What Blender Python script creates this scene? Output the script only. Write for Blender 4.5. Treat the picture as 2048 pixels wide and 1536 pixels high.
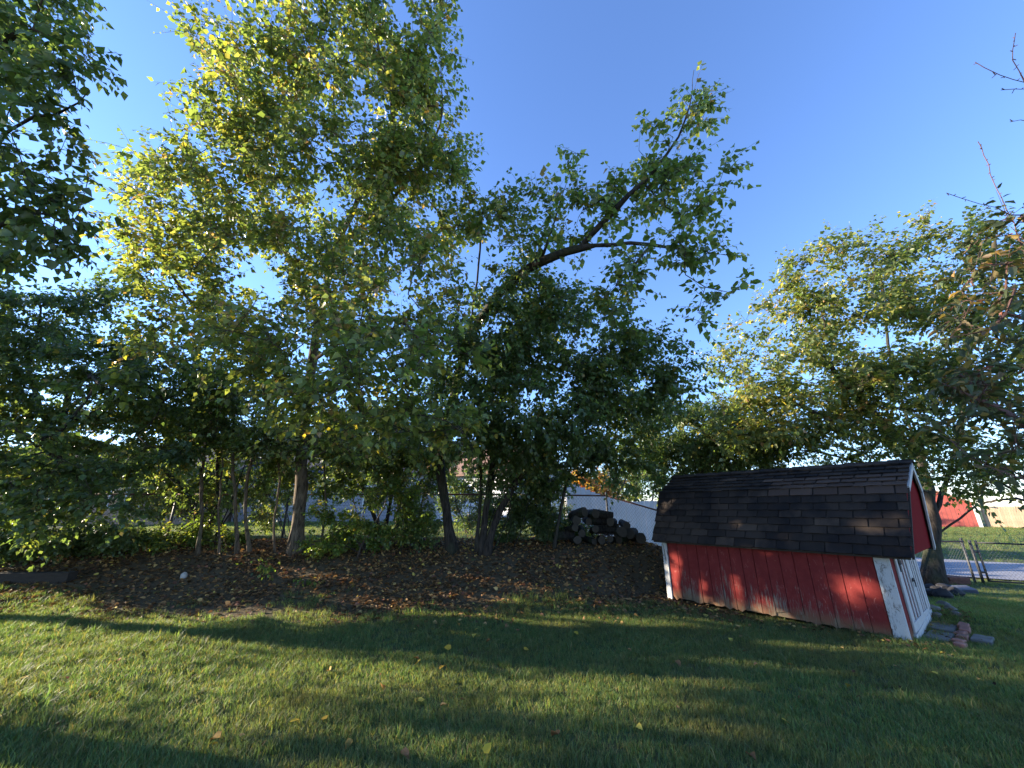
import bpy, bmesh, math, random
import numpy as np
from math import radians, sin, cos, pi
from mathutils import Vector, Matrix, Euler

for o in list(bpy.data.objects):
    bpy.data.objects.remove(o)
SC = bpy.context.scene
COL = SC.collection

# ------------------------------------------------------------------ camera, sky, sun, exposure
CAMZ, PITCH, FPX = 1.6, radians(18.0), 770.0
cam_d = bpy.data.cameras.new('camera')
cam_d.sensor_width = 36.0
cam_d.lens = 36.0 * FPX / 2048.0
cam_d.clip_start, cam_d.clip_end = 0.05, 3000.0
cam = bpy.data.objects.new('camera', cam_d)
COL.objects.link(cam)
cam.location = (0, 0, CAMZ)
cam.rotation_euler = (pi / 2 + PITCH, 0, 0)
SC.camera = cam

SUN_EL, SUN_AZ = radians(12.5), radians(-78.0)       # azimuth from +Y, clockwise
world = bpy.data.worlds.new('World')
SC.world = world
world.use_nodes = True
wn, wl = world.node_tree.nodes, world.node_tree.links
wn.clear()
sky = wn.new('ShaderNodeTexSky')
sky.sky_type = 'NISHITA'
sky.sun_disc = False
sky.sun_elevation = SUN_EL
sky.sun_rotation = SUN_AZ
sky.altitude = 200
sky.air_density, sky.dust_density, sky.ozone_density = 1.0, 0.05, 4.2
bg = wn.new('ShaderNodeBackground')
bg.inputs['Strength'].default_value = 0.14
wo = wn.new('ShaderNodeOutputWorld')
wb = wn.new('ShaderNodeMix'); wb.data_type = 'RGBA'; wb.blend_type = 'MULTIPLY'; wb.inputs[0].default_value = 1.0
wb.inputs[7].default_value = (1.0, 0.905, 1.01, 1.0)          # the phone camera's white balance, the same all over the sky
wl.new(sky.outputs[0], wb.inputs[6])
wl.new(wb.outputs[2], bg.inputs['Color'])
wl.new(bg.outputs[0], wo.inputs['Surface'])

sun_d = bpy.data.lights.new('sun', 'SUN')
sun_d.energy = 5.0
sun_d.angle = radians(0.55)
sun_d.color = (1.0, 0.86, 0.66)
sun = bpy.data.objects.new('sun', sun_d)
COL.objects.link(sun)
SUNV = Vector((sin(SUN_AZ) * cos(SUN_EL), cos(SUN_AZ) * cos(SUN_EL), sin(SUN_EL)))
sun.rotation_euler = SUNV.to_track_quat('Z', 'Y').to_euler()
sun.location = SUNV * 60

SC.view_settings.view_transform = 'Standard'
SC.view_settings.look = 'None'
SC.view_settings.exposure = 1.97
SC.view_settings.gamma = 1.0
SC.view_settings.use_curve_mapping = False

# ------------------------------------------------------------------ helpers
CS, SN = cos(PITCH), sin(PITCH)


def ray(px, py):
    a, b = px - 1024.0, 768.0 - py
    return a, FPX * CS - b * SN, FPX * SN + b * CS


def P(px, py, Y):
    a, f, u = ray(px, py)
    return np.array((a / f * Y, Y, CAMZ + u / f * Y))


def sstep(a, b, x):
    t = np.clip((x - a) / (b - a), 0, 1)
    return t * t * (3 - 2 * t)


def ground(x, y):
    x, y = np.asarray(x, float), np.asarray(y, float)
    berm = 0.84 * sstep(6.9 + 1.25 * sstep(1.0, 2.9, x), 10.3, y) * (1 - sstep(2.8, 6.4, x + 0.25 * (y - 10)))
    right = -0.45 * sstep(6.5, 12.5, x) * sstep(5.5, 11.0, y) * (1 - sstep(19, 34, y))
    bump = 0.022 * np.sin(x * 1.7 + y * .6) * np.sin(y * 1.3 - x * .4) + 0.012 * np.sin(x * 4.1 + 1) * np.sin(y * 3.7)
    bump = bump + .11 * np.exp(-((x - 6.7) / .9) ** 2 - ((y - 6.9) / .9) ** 2)
    near = 1 - sstep(20, 40, np.hypot(x, y))
    return berm + right + bump * near


def gz(x, y):
    return float(ground(x, y))


def on_ground(px, py, y0=3.0, y1=60.0):
    a, f, u = ray(px, py)
    ys = np.linspace(y0, y1, 6000)
    d = CAMZ + u / f * ys - ground(a / f * ys, ys)
    k = np.argmax(d < 0) if (d < 0).any() else len(ys) - 1
    y = ys[k]
    return np.array((a / f * y, y, gz(a / f * y, y)))


def tag(o, label=None, cat=None, group=None, kind=None):
    if label: o['label'] = label
    if cat: o['category'] = cat
    if group: o['group'] = group
    if kind: o['kind'] = kind
    return o


def empty(name, loc, rz=0.0):
    o = bpy.data.objects.new(name, None)
    o.empty_display_size = 0.2
    o.location = loc
    o.rotation_euler = (0, 0, rz)
    COL.objects.link(o)
    return o


def link(name, me, m=None, parent=None, world_coords=False):
    o = bpy.data.objects.new(name, me)
    if m is not None and len(me.materials) == 0:
        me.materials.append(m)
    COL.objects.link(o)
    if parent is not None:
        o.parent = parent
        if world_coords:            # geometry given in world coordinates: cancel the parent's transform
            o.matrix_parent_inverse = (Matrix.Translation(parent.location) @ parent.rotation_euler.to_matrix().to_4x4()).inverted()
    return o


def mesh_np(name, V, F, colors=None, smooth=False, attrs=None):
    """V (n,3) array, F (m,k) array of one polygon size."""
    me = bpy.data.meshes.new(name)
    V = np.asarray(V, np.float32); F = np.asarray(F, np.int32)
    me.vertices.add(len(V)); me.vertices.foreach_set('co', V.ravel())
    m, k = F.shape
    me.loops.add(m * k); me.loops.foreach_set('vertex_index', F.ravel())
    me.polygons.add(m); me.polygons.foreach_set('loop_start', np.arange(0, m * k, k, dtype=np.int32))
    try:
        me.polygons.foreach_set('loop_total', np.full(m, k, dtype=np.int32))
    except Exception:
        pass
    if smooth:
        me.polygons.foreach_set('use_smooth', np.ones(m, dtype=bool))
    me.update(calc_edges=True)
    if colors is not None:
        a = me.color_attributes.new('Col', 'FLOAT_COLOR', 'POINT')
        c = np.ones((len(V), 4), np.float32); c[:, :3] = colors
        a.data.foreach_set('color', c.ravel())
    return me


class MB:
    """collects shapes into one mesh"""
    def __init__(s):
        s.v, s.f = [], []

    def raw(s, vs, fs):
        b = len(s.v)
        s.v += [tuple(v) for v in vs]
        s.f += [tuple(i + b for i in f) for f in fs]
        return s

    def box(s, x0, y0, z0, x1, y1, z1, M=None, ch=0.0):
        if ch > 0:
            bm = bmesh.new()
            bmesh.ops.create_cube(bm, size=1)
            bmesh.ops.scale(bm, vec=(x1 - x0, y1 - y0, z1 - z0), verts=bm.verts)
            bmesh.ops.bevel(bm, geom=bm.edges[:], offset=ch, segments=1, affect='EDGES')
            bmesh.ops.translate(bm, vec=((x0 + x1) / 2, (y0 + y1) / 2, (z0 + z1) / 2), verts=bm.verts)
            bm.verts.index_update()
            vs = [v.co.copy() for v in bm.verts]; fs = [[v.index for v in f.verts] for f in bm.faces]
            bm.free()
        else:
            vs = [Vector(p) for p in ((x0, y0, z0), (x1, y0, z0), (x1, y1, z0), (x0, y1, z0), (x0, y0, z1), (x1, y0, z1), (x1, y1, z1), (x0, y1, z1))]
            fs = [(0, 3, 2, 1), (4, 5, 6, 7), (0, 1, 5, 4), (1, 2, 6, 5), (2, 3, 7, 6), (3, 0, 4, 7)]
        if M is not None:
            vs = [M @ v for v in vs]
        return s.raw(vs, fs)

    def beam(s, a, b, w, h, up=(0, 0, 1)):
        """box from a to b, w wide sideways, h thick along 'up'"""
        a, b, up = Vector(a), Vector(b), Vector(up)
        d = (b - a).normalized(); sd = d.cross(up).normalized(); u = sd.cross(d).normalized()
        vs = [p + sd * (i * w / 2) + u * (j * h / 2) for p in (a, b) for i, j in ((-1, -1), (1, -1), (1, 1), (-1, 1))]
        return s.raw(vs, [(0, 1, 2, 3), (7, 6, 5, 4), (0, 4, 5, 1), (1, 5, 6, 2), (2, 6, 7, 3), (3, 7, 4, 0)])

    def tube(s, pts, rad, n=6, cap=True):
        pts = [Vector(p) for p in pts]
        if not hasattr(rad, '__len__'): rad = [rad] * len(pts)
        rings = []
        for i, p in enumerate(pts):
            d = (pts[min(i + 1, len(pts) - 1)] - pts[max(i - 1, 0)]).normalized()
            if i == 0:
                x = d.cross(Vector((0, 0, 1)) if abs(d.z) < .9 else Vector((1, 0, 0))).normalized()
            else:
                x = x - d * x.dot(d)
                x = x.normalized() if x.length > 1e-4 else d.orthogonal().normalized()
            y = x.cross(d).normalized()
            rings.append([p + (x * cos(2 * pi * k / n) + y * sin(2 * pi * k / n)) * rad[i] for k in range(n)])
        vs = [v for r in rings for v in r]
        fs = []
        for i in range(len(pts) - 1):
            for k in range(n):
                a, b = i * n + k, i * n + (k + 1) % n
                fs.append((a, b, b + n, a + n))
        if cap:
            fs.append(tuple(range(n - 1, -1, -1))); fs.append(tuple(range((len(pts) - 1) * n, len(pts) * n)))
        return s.raw(vs, fs)

    def mesh(s, name, smooth=False):
        me = bpy.data.meshes.new(name)
        me.from_pydata(s.v, [], s.f)
        if smooth:
            for p in me.polygons: p.use_smooth = True
        me.update()
        return me

    def build(s, name, m, parent=None, smooth=False, world_coords=False):
        return link(name, s.mesh(name, smooth), m, parent, world_coords)


# ------------------------------------------------------------------ materials
def new_mat(name):
    m = bpy.data.materials.new(name)
    m.use_nodes = True
    nt = m.node_tree
    return m, nt, nt.nodes['Principled BSDF']


def N(nt, t, **kw):
    n = nt.nodes.new(t)
    for k, v in kw.items():
        if k in n.inputs.keys() if hasattr(n.inputs, 'keys') else False:
            n.inputs[k].default_value = v
        else:
            setattr(n, k, v)
    return n


def ramp(nt, fac, stops, interp='LINEAR'):
    r = nt.nodes.new('ShaderNodeValToRGB')
    r.color_ramp.interpolation = interp
    el = r.color_ramp.elements
    while len(el) < len(stops): el.new(0.5)
    for e, (p, c) in zip(el, stops):
        e.position = p
        e.color = (c if hasattr(c, '__len__') else (c, c, c)) + (() if hasattr(c, '__len__') and len(c) == 4 else (1,)) if hasattr(c, '__len__') else (c, c, c, 1)
    nt.links.new(fac, r.inputs[0])
    return r.outputs[0]


def mixc(nt, fac, a, b, mode='MIX'):
    n = nt.nodes.new('ShaderNodeMix'); n.data_type = 'RGBA'; n.blend_type = mode
    for sock, v in ((n.inputs[0], fac), (n.inputs[6], a), (n.inputs[7], b)):
        if hasattr(v, 'links') or isinstance(v, bpy.types.NodeSocket): nt.links.new(v, sock)
        else: sock.default_value = v if not hasattr(v, '__len__') else tuple(v) + ((1,) if len(v) == 3 else ())
    return n.outputs[2]


def math_n(nt, op, a, b=0.0, c=0.0):
    n = nt.nodes.new('ShaderNodeMath'); n.operation = op
    for i, v in enumerate((a, b, c)):
        if isinstance(v, bpy.types.NodeSocket): nt.links.new(v, n.inputs[i])
        else: n.inputs[i].default_value = v
    return n.outputs[0]


def noise(nt, scale, detail=4, vec=None, rough=.55, dist=0.0):
    n = nt.nodes.new('ShaderNodeTexNoise')
    n.inputs['Scale'].default_value = scale; n.inputs['Detail'].default_value = detail
    n.inputs['Roughness'].default_value = rough; n.inputs['Distortion'].default_value = dist
    if vec is not None: nt.links.new(vec, n.inputs['Vector'])
    return n.outputs[0]


def coords(nt, kind='Object', scale=(1, 1, 1)):
    t = nt.nodes.new('ShaderNodeTexCoord')
    mp = nt.nodes.new('ShaderNodeMapping'); mp.inputs['Scale'].default_value = scale
    nt.links.new(t.outputs[kind], mp.inputs['Vector'])
    return mp.outputs[0]


def wpos(nt, scale=(1, 1, 1)):
    g = nt.nodes.new('ShaderNodeNewGeometry')
    mp = nt.nodes.new('ShaderNodeMapping'); mp.inputs['Scale'].default_value = scale
    nt.links.new(g.outputs['Position'], mp.inputs['Vector'])
    return mp.outputs[0]


def bump(nt, bs, h, strength=.4, dist=.02):
    b = nt.nodes.new('ShaderNodeBump'); b.inputs['Strength'].default_value = strength; b.inputs['Distance'].default_value = dist
    nt.links.new(h, b.inputs['Height']); nt.links.new(b.outputs[0], bs.inputs['Normal'])


def obj_random(nt):
    return nt.nodes.new('ShaderNodeObjectInfo').outputs['Random']


def plain(name, col, rough=.7, var=.15, scale=6, metal=0.0, bmp=0.0, stretch=(1, 1, 1), spec=.3, rnd=0.0):
    """a colour with noise mottling, optional bump, optional per-object variation"""
    m, nt, bs = new_mat(name)
    v = coords(nt, 'Object', stretch)
    f = noise(nt, scale, 6, v)
    c = mixc(nt, f, tuple(x * (1 - var * 2) for x in col), tuple(min(1, x * (1 + var * 2)) for x in col))
    if rnd:
        k = math_n(nt, 'MULTIPLY_ADD', obj_random(nt), 2 * rnd, 1 - rnd)
        hs = nt.nodes.new('ShaderNodeHueSaturation'); nt.links.new(k, hs.inputs['Value']); nt.links.new(c, hs.inputs['Color']); c = hs.outputs[0]
    nt.links.new(c, bs.inputs['Base Color'])
    bs.inputs['Roughness'].default_value = rough; bs.inputs['Metallic'].default_value = metal
    bs.inputs['Specular IOR Level'].default_value = spec
    if bmp: bump(nt, bs, f, bmp)
    return m


def leaf_material(name, trans=.50, rough=.38, spec=.6, tint=(1.85, 1.9, .85)):
    m, nt, bs = new_mat(name)
    a = nt.nodes.new('ShaderNodeVertexColor'); a.layer_name = 'Col'
    vein = noise(nt, 40, 2, wpos(nt))
    c = mixc(nt, .35, a.outputs[0], mixc(nt, vein, (.55, .55, .5), (1.45, 1.45, 1.4)), 'MULTIPLY')
    nt.links.new(c, bs.inputs['Base Color'])
    bs.inputs['Roughness'].default_value = rough; bs.inputs['Specular IOR Level'].default_value = spec
    tr = nt.nodes.new('ShaderNodeBsdfTranslucent')
    nt.links.new(mixc(nt, 1.0, c, tint, 'MULTIPLY'), tr.inputs['Color'])
    mx = nt.nodes.new('ShaderNodeMixShader'); mx.inputs[0].default_value = trans
    nt.links.new(bs.outputs[0], mx.inputs[1]); nt.links.new(tr.outputs[0], mx.inputs[2])
    nt.links.new(mx.outputs[0], nt.nodes['Material Output'].inputs['Surface'])
    return m


def bark_material(name, dark, light):
    m, nt, bs = new_mat(name)
    v = wpos(nt, (22, 22, 4))
    f = noise(nt, 1.0, 6, v, .65, .6)
    g = noise(nt, 1.3, 3, wpos(nt))
    c = mixc(nt, ramp(nt, f, [(.35, 0), (.62, 1)]), dark, light)
    c = mixc(nt, ramp(nt, g, [(.5, 0), (.75, 1)]), c, tuple(x * .7 + y for x, y in zip(light, (.0, .02, .0))))
    nt.links.new(c, bs.inputs['Base Color']); bs.inputs['Roughness'].default_value = .9
    bs.inputs['Specular IOR Level'].default_value = .15
    bump(nt, bs, f, .9, .02)
    return m


M = {}
M['leaf'] = leaf_material('leaf_material')
M['leaf_dull'] = leaf_material('leaf_dull_material', .3, .5, .35)
M['dead_leaf'] = leaf_material('dead_leaf_material', .15, .7, .2, (1.3, 1.1, .8))
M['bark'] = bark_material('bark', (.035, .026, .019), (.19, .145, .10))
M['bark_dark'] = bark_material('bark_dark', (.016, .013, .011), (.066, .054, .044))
M['twig'] = plain('twig', (.075, .055, .042), .85, .2, 30)
M['twig_red'] = plain('twig_red', (.12, .065, .055), .7, .2, 30)
M['metal'] = plain('galvanised_metal', (.055, .056, .06), .55, .2, 20, .4)
M['metal_rust'] = plain('rusted_metal', (.13, .065, .05), .75, .3, 20, .2)
M['wire'] = plain('wire', (.16, .165, .17), .5, .1, 20, .5)
M['concrete'] = plain('concrete', (.135, .13, .115), .92, .3, 8, 0, .25, rnd=.15)
M['stone_dark'] = plain('dark_stone', (.028, .027, .029), .85, .3, 9, 0, .6, rnd=.4)
M['stone_pale'] = plain('pale_stone', (.42, .40, .36), .85, .15, 14, 0, .4)
M['slate'] = plain('slate', (.10, .105, .125), .7, .2, 6, 0, .3)
M['brick'] = plain('brick', (.27, .12, .085), .85, .25, 18, 0, .5, rnd=.3)
M['timber'] = plain('timber', (.042, .034, .027), .9, .3, 6, 0, .6, (1, 12, 12))
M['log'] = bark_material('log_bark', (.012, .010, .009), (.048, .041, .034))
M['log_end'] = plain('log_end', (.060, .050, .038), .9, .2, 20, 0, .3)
M['red_far'] = plain('red_barn_paint', (.33, .075, .06), .6, .15, 3)
M['white_far'] = plain('white_trim_paint', (.75, .74, .70), .6, .05, 5)
M['trim_white'] = plain('shed_trim_paint', (.44, .43, .41), .65, .12, 14)
M['siding_white'] = plain('white_siding', (.72, .73, .74), .6, .06, 2)
M['siding_grey'] = plain('grey_siding', (.36, .36, .385), .6, .06, 2)


def coursed(m, axis, pitch, depth=.5):
    """lapped boards on far walls, too small to pick apart: a thin dark joint every 'pitch' metres"""
    nt = m.node_tree; bs = nt.nodes['Principled BSDF']; src = bs.inputs['Base Color'].links[0].from_socket
    tc_ = nt.nodes.new('ShaderNodeTexCoord'); sp_ = nt.nodes.new('ShaderNodeSeparateXYZ'); nt.links.new(tc_.outputs['Object'], sp_.inputs[0])
    f = math_n(nt, 'FRACT', math_n(nt, 'DIVIDE', sp_.outputs[axis], pitch))
    nt.links.new(mixc(nt, ramp(nt, f, [(.0, depth), (.10, depth), (.16, 0)]), src, (.05, .045, .045)), bs.inputs['Base Color'])


coursed(M['siding_white'], 'Z', .20, .45); coursed(M['siding_grey'], 'Z', .20, .45); coursed(M['red_far'], 'X', .30, .55)
M['roof_dark'] = plain('dark_roof', (.05, .05, .055), .9, .25, 8, 0, .3)
M['roof_brown'] = plain('brown_roof', (.20, .12, .085), .9, .25, 8, 0, .3)
M['brick_wall'] = plain('tan_brick_wall', (.36, .25, .17), .85, .15, 12)
M['window'] = plain('window_glass', (.03, .035, .045), .08, .1, 2, 0, 0, (1, 1, 1), .6)
M['cloth_red'] = plain('red_cloth', (.55, .03, .05), .8, .1, 5)
M['cloth_white'] = plain('white_cloth', (.75, .75, .75), .8, .05, 5)
M['fence_wood'] = plain('fence_wood', (.40, .29, .19), .85, .25, 4, 0, .3, (6, 6, .7), rnd=.12)
M['fence_pale'] = plain('pale_fence_board', (.60, .60, .62), .7, .08, 4, 0, .1, (4, 4, .6), rnd=.06)

# weathered red siding, coordinates are the shed's own
m, nt, bs = new_mat('weathered_red_paint')
v = coords(nt, 'Object')
tc = nt.nodes.new('ShaderNodeTexCoord')
sep = nt.nodes.new('ShaderNodeSeparateXYZ'); nt.links.new(tc.outputs['Object'], sep.inputs[0])
grain = noise(nt, 1.0, 7, coords(nt, 'Object', (52, 52, 5.0)), .75, .4)
patch = noise(nt, 2.6, 5, v, .6)
fine = noise(nt, 9, 6, v, .6)
red = mixc(nt, patch, (.14, .016, .017), (.235, .029, .028))
red = mixc(nt, ramp(nt, fine, [(.45, 0), (.75, .5)]), red, (.32, .05, .042))
low = math_n(nt, 'MULTIPLY', math_n(nt, 'SUBTRACT', 1.0, math_n(nt, 'MULTIPLY', sep.outputs['Z'], 1.45)), ramp(nt, noise(nt, 1.7, 3, coords(nt, 'Object', (1, 1, .3)), .5), [(.36, .25), (.62, 1.25)]))       # 1 at the sill, 0 at 0.65 m
plk = noise(nt, 1.0, 2, coords(nt, 'Object', (5.2, .1, .6)), .5)
red = mixc(nt, .30, red, mixc(nt, plk, (.07, .022, .018), (.22, .06, .05)))
wear = math_n(nt, 'ADD', math_n(nt, 'MULTIPLY', low, math_n(nt, 'MULTIPLY', plk, .36)), math_n(nt, 'ADD', math_n(nt, 'MULTIPLY', grain, .85), math_n(nt, 'MULTIPLY', patch, .28)))
wmask = ramp(nt, wear, [(.685, 0), (.765, .9)])
flk = noise(nt, 1.0, 5, coords(nt, 'Object', (16, 16, 7)), .75, .8)
red = mixc(nt, ramp(nt, flk, [(.60, 0), (.68, .7)]), red, (.34, .13, .11))
red = mixc(nt, ramp(nt, flk, [(.28, .8), (.36, 0)]), red, (.075, .014, .014))
wood = mixc(nt, grain, (.09, .078, .062), (.27, .24, .19))
dirt = ramp(nt, math_n(nt, 'ADD', math_n(nt, 'MULTIPLY', sep.outputs['Z'], 4.5), math_n(nt, 'MULTIPLY', patch, -.7)), [(0, 1), (.7, 0)])
c = mixc(nt, wmask, red, wood)
c = mixc(nt, math_n(nt, 'MULTIPLY', dirt, .7), c, (.17, .125, .07))
nt.links.new(c, bs.inputs['Base Color']); bs.inputs['Roughness'].default_value = .9; bs.inputs['Specular IOR Level'].default_value = .06
bump(nt, bs, grain, .5, .008)
M['red'] = m

m, nt, bs = new_mat('red_gable_paint')
c = mixc(nt, noise(nt, 4, 5, coords(nt)), (.15, .008, .010), (.21, .012, .014))
nt.links.new(c, bs.inputs['Base Color']); bs.inputs['Roughness'].default_value = .95; bs.inputs['Specular IOR Level'].default_value = .05
M['red_gable'] = m

# peeling white trim
m, nt, bs = new_mat('peeling_white_paint')
f = noise(nt, 1.0, 7, coords(nt, 'Object', (15, 15, 5)), .75, 1.0)
g = noise(nt, 60, 3, coords(nt))
c = mixc(nt, ramp(nt, f, [(.525, 0), (.615, 1)]), mixc(nt, g, (.40, .40, .39), (.54, .53, .51)), mixc(nt, g, (.10, .095, .09), (.22, .20, .18)))
nt.links.new(c, bs.inputs['Base Color']); bs.inputs['Roughness'].default_value = .7
bump(nt, bs, f, .5, .006)
M['peel'] = m

# asphalt shingle
m, nt, bs = new_mat('asphalt_shingle')
r = obj_random(nt)
c = ramp(nt, r, [(0, (.022, .018, .016)), (.4, (.034, .027, .023)), (.8, (.047, .036, .029)), (1, (.075, .055, .042))])
gr = noise(nt, 170, 2, coords(nt))
st = noise(nt, 2.3, 5, wpos(nt, (1, 1, .5)), .65)
c = mixc(nt, .5, c, mixc(nt, gr, (.35, .35, .35), (1.9, 1.8, 1.7)), 'MULTIPLY')
c = mixc(nt, ramp(nt, st, [(.42, 0), (.62, .8)]), c, (.010, .010, .012))
nt.links.new(c, bs.inputs['Base Color']); bs.inputs['Roughness'].default_value = .92; bs.inputs['Specular IOR Level'].default_value = .15
bump(nt, bs, gr, .4, .004)
M['shingle'] = m

m, nt, bs = new_mat('newer_brown_shingle')
r = obj_random(nt)
gr = noise(nt, 170, 2, coords(nt))
c = ramp(nt, r, [(0, (.06, .042, .034)), (1, (.10, .07, .055))])
c = mixc(nt, .5, c, mixc(nt, gr, (.35, .35, .35), (1.9, 1.8, 1.7)), 'MULTIPLY')
nt.links.new(c, bs.inputs['Base Color']); bs.inputs['Roughness'].default_value = .92; bs.inputs['Specular IOR Level'].default_value = .15
M['shingle_new'] = m

# ground: soil under grass, bare litter earth by the vertex colour (red channel = litter)
m, nt, bs = new_mat('ground_soil')
a = nt.nodes.new('ShaderNodeVertexColor'); a.layer_name = 'Col'
sepc = nt.nodes.new('ShaderNodeSeparateColor'); nt.links.new(a.outputs[0], sepc.inputs[0])
n1 = noise(nt, 1.3, 6, wpos(nt)); n2 = noise(nt, 14, 6, wpos(nt)); n3 = noise(nt, 70, 4, wpos(nt))
turf = mixc(nt, n2, (.036, .062, .026), (.090, .125, .046))
turf = mixc(nt, ramp(nt, n1, [(.45, 0), (.68, .8)]), turf, (.105, .085, .042))
turf = mixc(nt, .4, turf, mixc(nt, n3, (.4, .4, .4), (1.6, 1.6, 1.6)), 'MULTIPLY')
earth = mixc(nt, n1, mixc(nt, n2, (.040, .029, .016), (.115, .082, .046)), mixc(nt, n2, (.085, .066, .040), (.17, .135, .085)))
nt.links.new(mixc(nt, sepc.outputs[0], turf, earth), bs.inputs['Base Color'])
bs.inputs['Roughness'].default_value = .95; bs.inputs['Specular IOR Level'].default_value = .1
bump(nt, bs, n2, .6, .05)
M['ground'] = m

m, nt, bs = new_mat('asphalt_lane')
n2 = noise(nt, 5, 6, wpos(nt)); n3 = noise(nt, 120, 3, wpos(nt))
c = mixc(nt, n2, (.17, .17, .19), (.25, .25, .27))
nt.links.new(mixc(nt, .35, c, mixc(nt, n3, (.5, .5, .5), (1.5, 1.5, 1.5)), 'MULTIPLY'), bs.inputs['Base Color'])
bs.inputs['Roughness'].default_value = .9
M['road'] = m

# grass blades: blade colour from the mesh, patches by place
m, nt, bs = new_mat('grass_blades')
a = nt.nodes.new('ShaderNodeVertexColor'); a.layer_name = 'Col'
n1 = noise(nt, .9, 5, wpos(nt)); n2 = noise(nt, 5, 4, wpos(nt))
c = mixc(nt, ramp(nt, n1, [(.45, 0), (.70, .62)]), a.outputs[0], (.15, .135, .06))
c = mixc(nt, .55, c, mixc(nt, n2, (.55, .6, .5), (1.5, 1.45, 1.3)), 'MULTIPLY')
nt.links.new(c, bs.inputs['Base Color']); bs.inputs['Roughness'].default_value = .55; bs.inputs['Specular IOR Level'].default_value = .25
tr = nt.nodes.new('ShaderNodeBsdfTranslucent'); nt.links.new(mixc(nt, 1.0, c, (1.7, 1.75, .8), 'MULTIPLY'), tr.inputs['Color'])
mx = nt.nodes.new('ShaderNodeMixShader'); mx.inputs[0].default_value = .45
nt.links.new(bs.outputs[0], mx.inputs[1]); nt.links.new(tr.outputs[0], mx.inputs[2])
nt.links.new(mx.outputs[0], nt.nodes['Material Output'].inputs['Surface'])
M['grass'] = m

# ------------------------------------------------------------------ ground sheet
def axis(lo, hi, fine_lo, fine_hi, step):
    a = list(np.arange(fine_lo, fine_hi + 1e-6, step))
    d, x = step, fine_hi
    while x < hi:
        d *= 1.16; x += d; a.append(x)
    d, x = step, fine_lo
    while x > lo:
        d *= 1.16; x -= d; a.insert(0, x)
    return np.array(a)


def litter_edge(x):
    """y beyond which bare leaf litter starts, in front of the back fence"""
    return 7.38 + .25 * np.sin(x * 1.3 + .5) + .16 * np.sin(x * 3.1) + .09 * np.sin(x * 7.7) + .35 * sstep(-3, -9, x) - .25 * sstep(2, -2, x)


def litter_mask(x, y):
    e = litter_edge(x)
    front = sstep(-.8, .7, y - e)
    back = 1 - sstep(10.2, 11.6, y + .0 * x)
    side = 1 - sstep(3.4, 5.0, x - .35 * (y - 8))
    return front * back * side


gx, gy = axis(-700, 700, -15, 17, .17), axis(-60, 1200, 1.0, 16, .17)
X, Yg = np.meshgrid(gx, gy)
Z = ground(X, Yg)
V = np.stack([X.ravel(), Yg.ravel(), Z.ravel()], 1)
nx, ny = len(gx), len(gy)
i, j = np.meshgrid(np.arange(nx - 1), np.arange(ny - 1))
q = (j * nx + i).ravel()
F = np.stack([q, q + 1, q + nx + 1, q + nx], 1)
lm = litter_mask(V[:, 0], V[:, 1])
lm = np.clip(lm + .8 * np.exp(-(((V[:, 0] + 4.4) / 1.6) ** 2 + ((V[:, 1] - 7.0) / .45) ** 2)), 0, 1)
go = link('ground', mesh_np('ground', V, F, np.stack([lm, lm, lm], 1), True), M['ground'])
tag(go, kind='structure')

# the lane beyond the right fence, a sheet that follows the ground
xs = np.linspace(5.0, 42, 80); ts = np.linspace(0, 1, 14)
vs, fs = [], []
for a_, x in enumerate(xs):
    y0 = 13.6 - .75 * (x - 13.9)
    for t in ts:
        y = y0 + 7.3 * t
        vs.append((x, y, gz(x, y) + .05))
for a_ in range(len(xs) - 1):
    for b_ in range(len(ts) - 1):
        k = a_ * len(ts) + b_
        fs.append((k, k + len(ts), k + len(ts) + 1, k + 1))
tag(MB().raw(vs, fs).build('road', M['road']), kind='structure')
rng = np.random.default_rng(11)
random.seed(5)

# ------------------------------------------------------------------ trees: skeleton, tubes, leaves
LEAF_T = np.array([(0, 0, 0), (.20, .37, .07), (.60, .31, .05), (1.0, 0, -.16), (.60, -.31, .05), (.20, -.37, .07), (.46, 0, -.05)], np.float32)
LEAF_F = np.array([(0, 6, 1), (1, 6, 2), (2, 6, 3), (0, 5, 6), (5, 4, 6), (4, 3, 6)], np.int32)
LEAF_T4 = np.array([(0, 0, 0), (.36, .40, .07), (1.0, 0, -.14), (.36, -.40, .07), (.46, 0, -.05)], np.float32)
LEAF_F4 = np.array([(0, 4, 1), (4, 2, 1), (0, 3, 4), (4, 3, 2)], np.int32)
LEAF_S = LEAF_T * np.array((1, .62, 1), np.float32)          # slimmer leaf


def unit(v):
    return v / np.maximum(np.linalg.norm(v, axis=-1, keepdims=True), 1e-9)


def leaf_mesh(name, pos, ax, nr, size, col, template):
    n = len(pos)
    b = np.cross(nr, ax)
    T = template
    curl = rng.uniform(.2, 2.2, n)[:, None, None]
    V = pos[:, None, :] + size[:, None, None] * (T[None, :, 0:1] * ax[:, None, :] + T[None, :, 1:2] * b[:, None, :] + curl * T[None, :, 2:3] * nr[:, None, :])
    k = len(T)
    F = ((LEAF_F if k == 7 else LEAF_F4)[None] + (np.arange(n) * k)[:, None, None]).reshape(-1, 3)
    return mesh_np(name, V.reshape(-1, 3), F, np.repeat(col, k, 0))


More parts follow.
